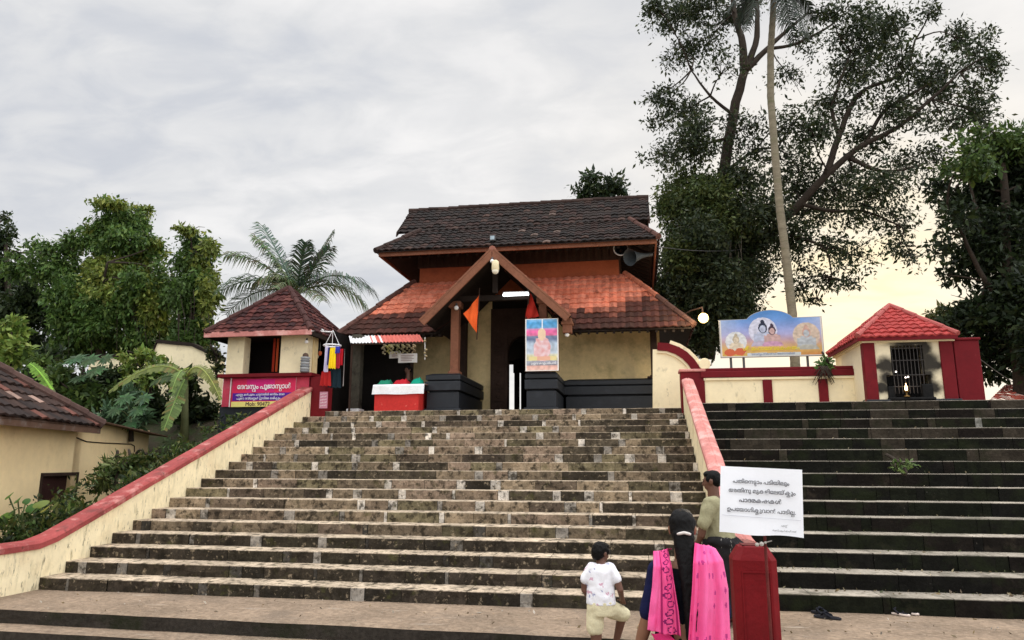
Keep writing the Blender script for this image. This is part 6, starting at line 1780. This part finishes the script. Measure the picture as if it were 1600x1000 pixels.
def shawl(name, path_l, path_r, colf, nu=44, nv=70, fold=.012, freq=3.2, ph=0):
    q = MB(); base = 0
    def S(pts, t):
        t *= len(pts) - 1; i = min(int(t), len(pts) - 2); return pts[i].lerp(pts[i + 1], t - i)
    def P(u, v):
        a, b_ = S(path_l, v), S(path_r, v)
        p = a.lerp(b_, u)
        bow = math.sin(math.pi * u) * .035
        f = fold * (.35 + v) * (math.sin(u * freq * 6.28 + ph + v * 1.3) + .5 * math.sin(u * freq * 12.1 + v * 3 + ph))
        return p + V((f * .3, -bow - f + .006 * mnoise.noise((u * 6, v * 9, ph)), .004 * mnoise.noise((u * 9, v * 4, ph))))
    painted(q, P, nu, nv, colf)
    o = q.build(name, M_SHAWL, W, smooth=True)
    so = o.modifiers.new('t', 'SOLIDIFY'); so.thickness = .004
    return o
def wpx(px, py, dy): return at(px, py, WY + dy)
PINK, PINK2, DEEP = (.86, .075, .29), (.90, .19, .42), (.70, .02, .14)
def ink_l(u, v):
    c = lerp3(PINK, PINK2, .5 + .5 * mnoise.noise((u * 3, v * 4, 2)))
    if u > .42:
        c = lerp3(c, DEEP, .45)
        w = v * 13
        cu = .70 + .06 * math.sin(w * 2.1)
        rr = ((u - cu) / .17) ** 2 + ((w % 1 - .5) / .40) ** 2
        if .45 < rr < 1.0: c = (.20, .015, .10)
        if abs(u - .46) < .02 or abs(u - .96) < .025: c = (.35, .02, .12)
    return c
def ink_r(u, v):
    c = lerp3(PINK, PINK2, .6 + .6 * mnoise.noise((u * 2.5, v * 3, 8)))
    x, y = u * 7, v * 11
    i, j = math.floor(x), math.floor(y)
    hx = mnoise.noise((i * 3.7, j * 5.1, 1)); hy = mnoise.noise((i * 2.3, j * 4.4, 7))
    if hx > .12 and (x - i - .5 - hy * .5) ** 2 + (y - j - .5 - hx * .4) ** 2 < .035: c = lerp3(c, (.35, .02, .18), .75)
    if u < .12: c = lerp3(c, DEEP, .5)
    return c
Lp = [wpx(1028, 866, .06), wpx(1021, 862, -.06), wpx(1021, 885, -.13), wpx(1018, 920, -.14), wpx(1013, 955, -.15), wpx(1010, 983, -.15)]
Lr = [wpx(1050, 858, .06), wpx(1043, 858, -.06), wpx(1050, 885, -.13), wpx(1055, 920, -.15), wpx(1060, 955, -.155), wpx(1063, 993, -.16)]
shawl('shawl', Lp, Lr, ink_l, 44, 80, .011, 1.9, 0)
Rp = [wpx(1086, 850, .05), wpx(1084, 848, -.07), wpx(1081, 880, -.17), wpx(1079, 920, -.19), wpx(1076, 960, -.20), wpx(1073, 1012, -.21), wpx(1071, 1075, -.22)]
Rr = [wpx(1108, 853, .10), wpx(1118, 858, -.02), wpx(1130, 876, -.05), wpx(1138, 920, -.05), wpx(1140, 960, -.05), wpx(1143, 1012, -.05), wpx(1146, 1075, -.05)]
shawl('shawl', Rp, Rr, ink_r, 60, 90, .019, 2.6, 1.0)
Bp = [wpx(1018, 990, -.03), wpx(1030, 1010, -.13), wpx(1030, 1080, -.16)]
Br = [wpx(1040, 985, -.12), wpx(1058, 1005, -.15), wpx(1062, 1080, -.18)]
shawl('shawl', Bp, Br, lambda u, v: lerp3(PINK, DEEP, .6), 20, 30, .007, 2, 3)

# ---- boy in white T-shirt and cream shorts
BY_ = 6.95
bc = at(939, 930, BY_)
B = thing('person', 'small boy in a printed white T-shirt and cream shorts stepping up onto the landing', 'person', (bc.x, BY_, -.30))
def bp_(x, y, z): return V((bc.x + x, BY_ + y, -.30 + z))
def bpx(px, py, dy=0): return at(px, py, BY_ + dy)
bh = at(938, 848, BY_).z + .30
hh = .195
hc = bpx(939, 864, .03)
b = MB()
limb(b, [bpx(938, 895), bpx(938, 882, .01), hc - V((0, 0, .04))], [.05, .042, .042])
loft(b, [(bpx(939, 950), .10, .08), (bpx(939, 930), .105, .08), (bpx(938, 905), .11, .075), (bpx(938, 886), .11, .06), (bpx(938, 880), .05, .045)])
Mh, ch = head(b, hc, hh, rad(-42), rad(-14))
for pts, sd, pn in (([bpx(922, 889), bpx(915, 903, -.01), bpx(913, 922, 0), bpx(917, 930, .10)], (0, .2, 1), (1, 0, 0)), ([bpx(955, 889), bpx(963, 903, -.01), bpx(969, 922, -.03), bpx(972, 936, .06)], (-1, 0, .2), (0, 0, 1))):
    limb(b, pts, [.042, .036, .030, .021]); hand(b, pts[-1], pts[-1] - pts[-2], sd, pn, .115, .6)
ank = bpx(963, 1001, .20)
limb(b, [bpx(931, 945), bpx(931, 975, 0), bp_(bpx(931, 975).x - bc.x, .0, .30), bp_(bpx(931, 975).x - bc.x - .005, -.02, .06)], [.07, .058, .045, .032])
limb(b, [bp_(bpx(931, 975).x - bc.x, -.03, .035), bp_(bpx(931, 975).x - bc.x - .01, .10, .025)], [.03, .024])
limb(b, [bpx(947, 946), bpx(972, 963, .16), V((ank.x, ank.y, ank.z))], [.07, .050, .030])
limb(b, [V((ank.x, ank.y - .02, -.12)), V((ank.x - .005, ank.y + .12, -.125))], [.03, .022]); limb(b, [V((ank.x, ank.y, ank.z)), V((ank.x, ank.y, -.10))], [.03, .03])
body = fuse(b, 'body', [M_SKIN2, M_EYE], B, .0065, 3); eyes(body, Mh, ch, hh)
hm = MB(); cap_hair(hm, ch, hh, Mh); fuse(hm, 'hair', M_HAIR, B, .007, 3, disp=.004, dscale=.02)
ts = MB()
loft(ts, [(bpx(939, 944), .133, .10), (bpx(939, 930), .130, .10), (bpx(938, 910), .125, .09), (bpx(938, 893), .128, .082), (bpx(938, 884, 0), .115, .065), (bpx(938, 880), .055, .05)])
limb(ts, [bpx(925, 888), bpx(915, 905, -.01)], [.058, .050]); limb(ts, [bpx(952, 888), bpx(963, 905, -.01)], [.058, .050])
M_TEE = mk('printed_white_tee', (.80, .80, .84), var=.05, scale=8, fine=.03, rough=.9, bump=.2, bscale=60, stains=[((.55, .25, .35), .60, .63, 15, .8), ((.20, .22, .42), .62, .65, 18, .8)])
fuse(ts, 't_shirt', M_TEE, B, .008, 3, disp=.005, dscale=.05)
so_ = MB()
loft(so_, [(bpx(939, 962), .118, .09), (bpx(939, 950), .128, .10), (bpx(939, 938), .125, .098)])
limb(so_, [bpx(931, 948), bpx(930, 965), bpx(930, 981)], [.082, .080, .078]); limb(so_, [bpx(946, 948), bpx(958, 953, .08), bpx(974, 960, .155)], [.084, .082, .068])
fuse(so_, 'shorts', mk('cream_shorts', (.66, .60, .40), var=.10, scale=6, rough=.9, bump=.25, bscale=60, stains=[((.38, .28, .08), .60, .72, 5, .5)]), B, .009, 3, disp=.006, dscale=.06)

# ---- man behind the notice board
MY = 8.2
mc = at(1115, 800, MY)
Mn = thing('person', 'man in an olive shirt and dark folded waistcloth standing behind the notice board facing left', 'person', (mc.x, MY, 0))
def mpx(px, py, dy=0): return at(px, py, MY + dy)
hh = .225
hc = mpx(1112, 751.5)
b = MB()
limb(b, [mpx(1117, 790), mpx(1115, 775), hc + V((.01, 0, -.05))], [.08, .062, .06])
loft(b, [(mpx(1122, 850), .15, .19), (mpx(1121, 825), .14, .18), (mpx(1119, 800), .15, .20), (mpx(1117, 783), .12, .17), (mpx(1116, 778), .06, .08)])
Mh, ch = head(b, hc, hh, rad(72), rad(-8))
limb(b, [mpx(1112, 785, -.17), mpx(1099, 815, -.22), mpx(1096, 836, -.20), mpx(1092, 846, -.12)], [.056, .046, .040, .028]); hand(b, mpx(1092, 846, -.12), (-.3, .5, -.5), (-1, 0, .3), (0, 1, 0), .17, .6)
limb(b, [mpx(1128, 785, .17), mpx(1140, 815, .20), mpx(1136, 845, .12)], [.056, .046, .028]); hand(b, mpx(1136, 845, .12), (0, .3, -1), (-1, 0, 0), (0, -1, 0), .17, .5)
zx = mpx(1125, 850).x
for dx, dy in ((-.10, -.08), (.10, .09)):
    limb(b, [V((zx + dx * .6, MY + dy, .84)), V((zx + dx, MY + dy, .45)), V((zx + dx, MY + dy, .08))], [.10, .065, .045]); limb(b, [V((zx + dx + .03, MY + dy, .045)), V((zx + dx - .15, MY + dy, .032))], [.042, .03])
body = fuse(b, 'body', [M_SKIN2, M_EYE], Mn, .0085, 3); eyes(body, Mh, ch, hh)
hm = MB(); cap_hair(hm, ch, hh * .96, Mh, .5); hm.ball(ch + Mh @ V((0, .385 * hh, -.205 * hh)), (.09 * hh, .03 * hh, .02 * hh), 8, M=Mh); fuse(hm, 'hair', M_HAIR, Mn, .007, 2, disp=.003, dscale=.02)
sh_ = MB()
loft(sh_, [(mpx(1123, 842), .18, .22), (mpx(1121, 825), .165, .215), (mpx(1119, 800), .165, .222), (mpx(1117, 786), .14, .19), (mpx(1116, 778), .075, .09)])
limb(sh_, [mpx(1115, 788, -.14), mpx(1111, 788, -.185), mpx(1105, 802, -.215), mpx(1100, 818, -.23)], [.09, .088, .075, .068]); limb(sh_, [mpx(1126, 787, .15), mpx(1139, 815, .2)], [.085, .068])
fuse(sh_, 'shirt', mk('olive_shirt', (.30, .28, .17), var=.15, scale=6, rough=.9, bump=.3, bscale=50, stains=[((.16, .15, .09), .56, .7, 6, .5)]), Mn, .011, 3, disp=.009, dscale=.07)
lg_ = MB()
loft(lg_, [(V((zx, MY, .10)), .20, .25), (V((zx, MY, .45)), .21, .27), (V((zx + .05, MY, .78)), .23, .27), (mpx(1127, 845), .20, .24), (mpx(1124, 838), .17, .21)])
limb(lg_, [mpx(1110, 845, -.22), mpx(1140, 850, -.22), mpx(1146, 866, -.18)], [.045, .06, .05])
M_LUNGI = mk('dark_waistcloth', (.016, .015, .016), var=.2, scale=6, rough=.9, bump=.3, bscale=60, stains=[((.42, .40, .36), .64, .67, 2.6, .8, (9, 9, 1.6))])
fuse(lg_, 'waistcloth', M_LUNGI, Mn, .013, 3, disp=.012, dscale=.08)

# ---- vendor in the shade of the booth
VY = 18.25
Vn = thing('person', 'vendor in a dark shirt sitting in the shade behind the white-draped counter', 'person', at(636, 640, VY))
def vpx(px, py, dy=0): return at(px, py, VY + dy)
b = MB(); hc = vpx(638, 578); hh = .225
limb(b, [vpx(637, 596), vpx(637.5, 588), hc], [.075, .06, .055]); loft(b, [(vpx(636, 625), .16, .12), (vpx(636, 606), .18, .12), (vpx(637, 597), .15, .09), (vpx(637, 593), .06, .06)])
Mh, ch = head(b, hc, hh, rad(140), 0)
for s in (-1, 1):
    pts = [vpx(637 + s * 11, 599), vpx(637 + s * 15, 614, -.05), vpx(637 + s * 6, 616, -.35)]
    limb(b, pts, [.055, .045, .03]); hand(b, pts[-1], (-s * .4, -.6, -.1), (-s, .4, 0), (0, 0, -1), .17, .4)
lz = vpx(636, 630).z
for s in (-1, 1):
    limb(b, [vpx(636 + s * 5, 626), V((vpx(636 + s * 8, 626).x, VY - .38, ZP + .48)), V((vpx(636 + s * 8, 626).x, VY - .36, ZP + .05))], [.09, .06, .045])
body = fuse(b, 'body', [M_SKIN2, M_EYE], Vn, .010, 3); eyes(body, Mh, ch, hh)
hm = MB(); cap_hair(hm, ch, hh, Mh, .5); fuse(hm, 'hair', M_HAIR, Vn, .009, 2)
k = MB(); loft(k, [(vpx(636, 628), .18, .14), (vpx(636, 606), .195, .135), (vpx(637, 597.5), .17, .105), (vpx(637, 594), .08, .075)])
for s in (-1, 1): limb(k, [vpx(637 + s * 10, 600), vpx(637 + s * 15, 613, -.04)], [.075, .062])
fuse(k, 'shirt', mk('dark_green_shirt', (.012, .022, .020), rough=.9, bump=.2), Vn, .012, 3, disp=.006)
stl = thing('stool', 'plain wooden stool under the vendor behind the counter', 'stool', (vpx(636, 630).x, VY, ZP))
q = MB(); q.box(vpx(636, 630).x - .2, vpx(636, 630).x + .2, VY - .2, VY + .2, ZP + .36, ZP + .41); q.build('seat', M_DARKWOOD, stl, bevel=.01)
for sx in (-1, 1):
    for sy in (-1, 1):
        q = MB(); x = vpx(636, 630).x + sx * .16; q.box(x - .02, x + .02, VY + sy * .16 - .02, VY + sy * .16 + .02, ZP, ZP + .36); q.build('leg', M_DARKWOOD, stl)

# ---- sandals left on the landing
def sandal(label, px, py, Y, yaw, sole, strap, group):
    p = at(px, py, Y); p = V((CAM.x + (p.x - CAM.x) * (CAM.z - .008) / (CAM.z - p.z), CAM.y + (p.y - CAM.y) * (CAM.z - .008) / (CAM.z - p.z), .008))
    root = thing('sandal', label, 'sandal', p, group)
    M = Matrix.Rotation(yaw, 3, 'Z')
    q = MB(); out_ = []
    for i in range(20):
        a = 2 * math.pi * i / 20
        y = .142 * math.sin(a); x = (.052 + .011 * math.sin(a) - .011 * math.cos(2 * a)) * math.cos(a)
        out_.append(p + M @ V((x, y, 0)))
    q.prism(out_, (0, 0, .020), sole); q.build('sole', M_CLOTH, root, bevel=.004)
    q = MB(); q.prism([o_.lerp(p, .16) + V((0, 0, .0205)) for o_ in out_], (0, 0, .004), (.022, .021, .024)); q.build('footbed', M_CLOTH, root)
    q = MB(); toe = p + M @ V((0, .065, .024))
    for s in (-1, 1):
        q.tube([toe, p + M @ V((s * .028, .03, .058)), p + M @ V((s * .050, -.03, .03)), p + M @ V((s * .048, -.04, .016))], [.008, .011, .010, .008], 7, True, strap)
    q.tube([p + M @ V((-.036, .012, .055)), p + M @ V((0, .02, .070)), p + M @ V((.036, .012, .055))], [.010, .013, .010], 7, True, strap)
    q.build('strap', M_CLOTH, root, smooth=True)
sandal('black sandal of the black pair, the one lying nearer the dark stair', 1283, 960, 8.3, rad(28), (.02, .02, .025), (.015, .016, .022), 'black sandals beside the post')
sandal('black sandal of the black pair, the one lying nearer the landing edge', 1293, 966, 8.2, rad(62), (.03, .03, .035), (.015, .016, .022), 'black sandals beside the post')
sandal('pale-edged dark flip-flop of the far pair, the left one', 1403, 960, 8.25, rad(38), (.66, .56, .50), (.02, .02, .025), 'pale-edged flip-flops')
sandal('pale-edged dark flip-flop of the far pair, the right one', 1418, 958, 8.3, rad(32), (.66, .56, .50), (.02, .02, .025), 'pale-edged flip-flops')
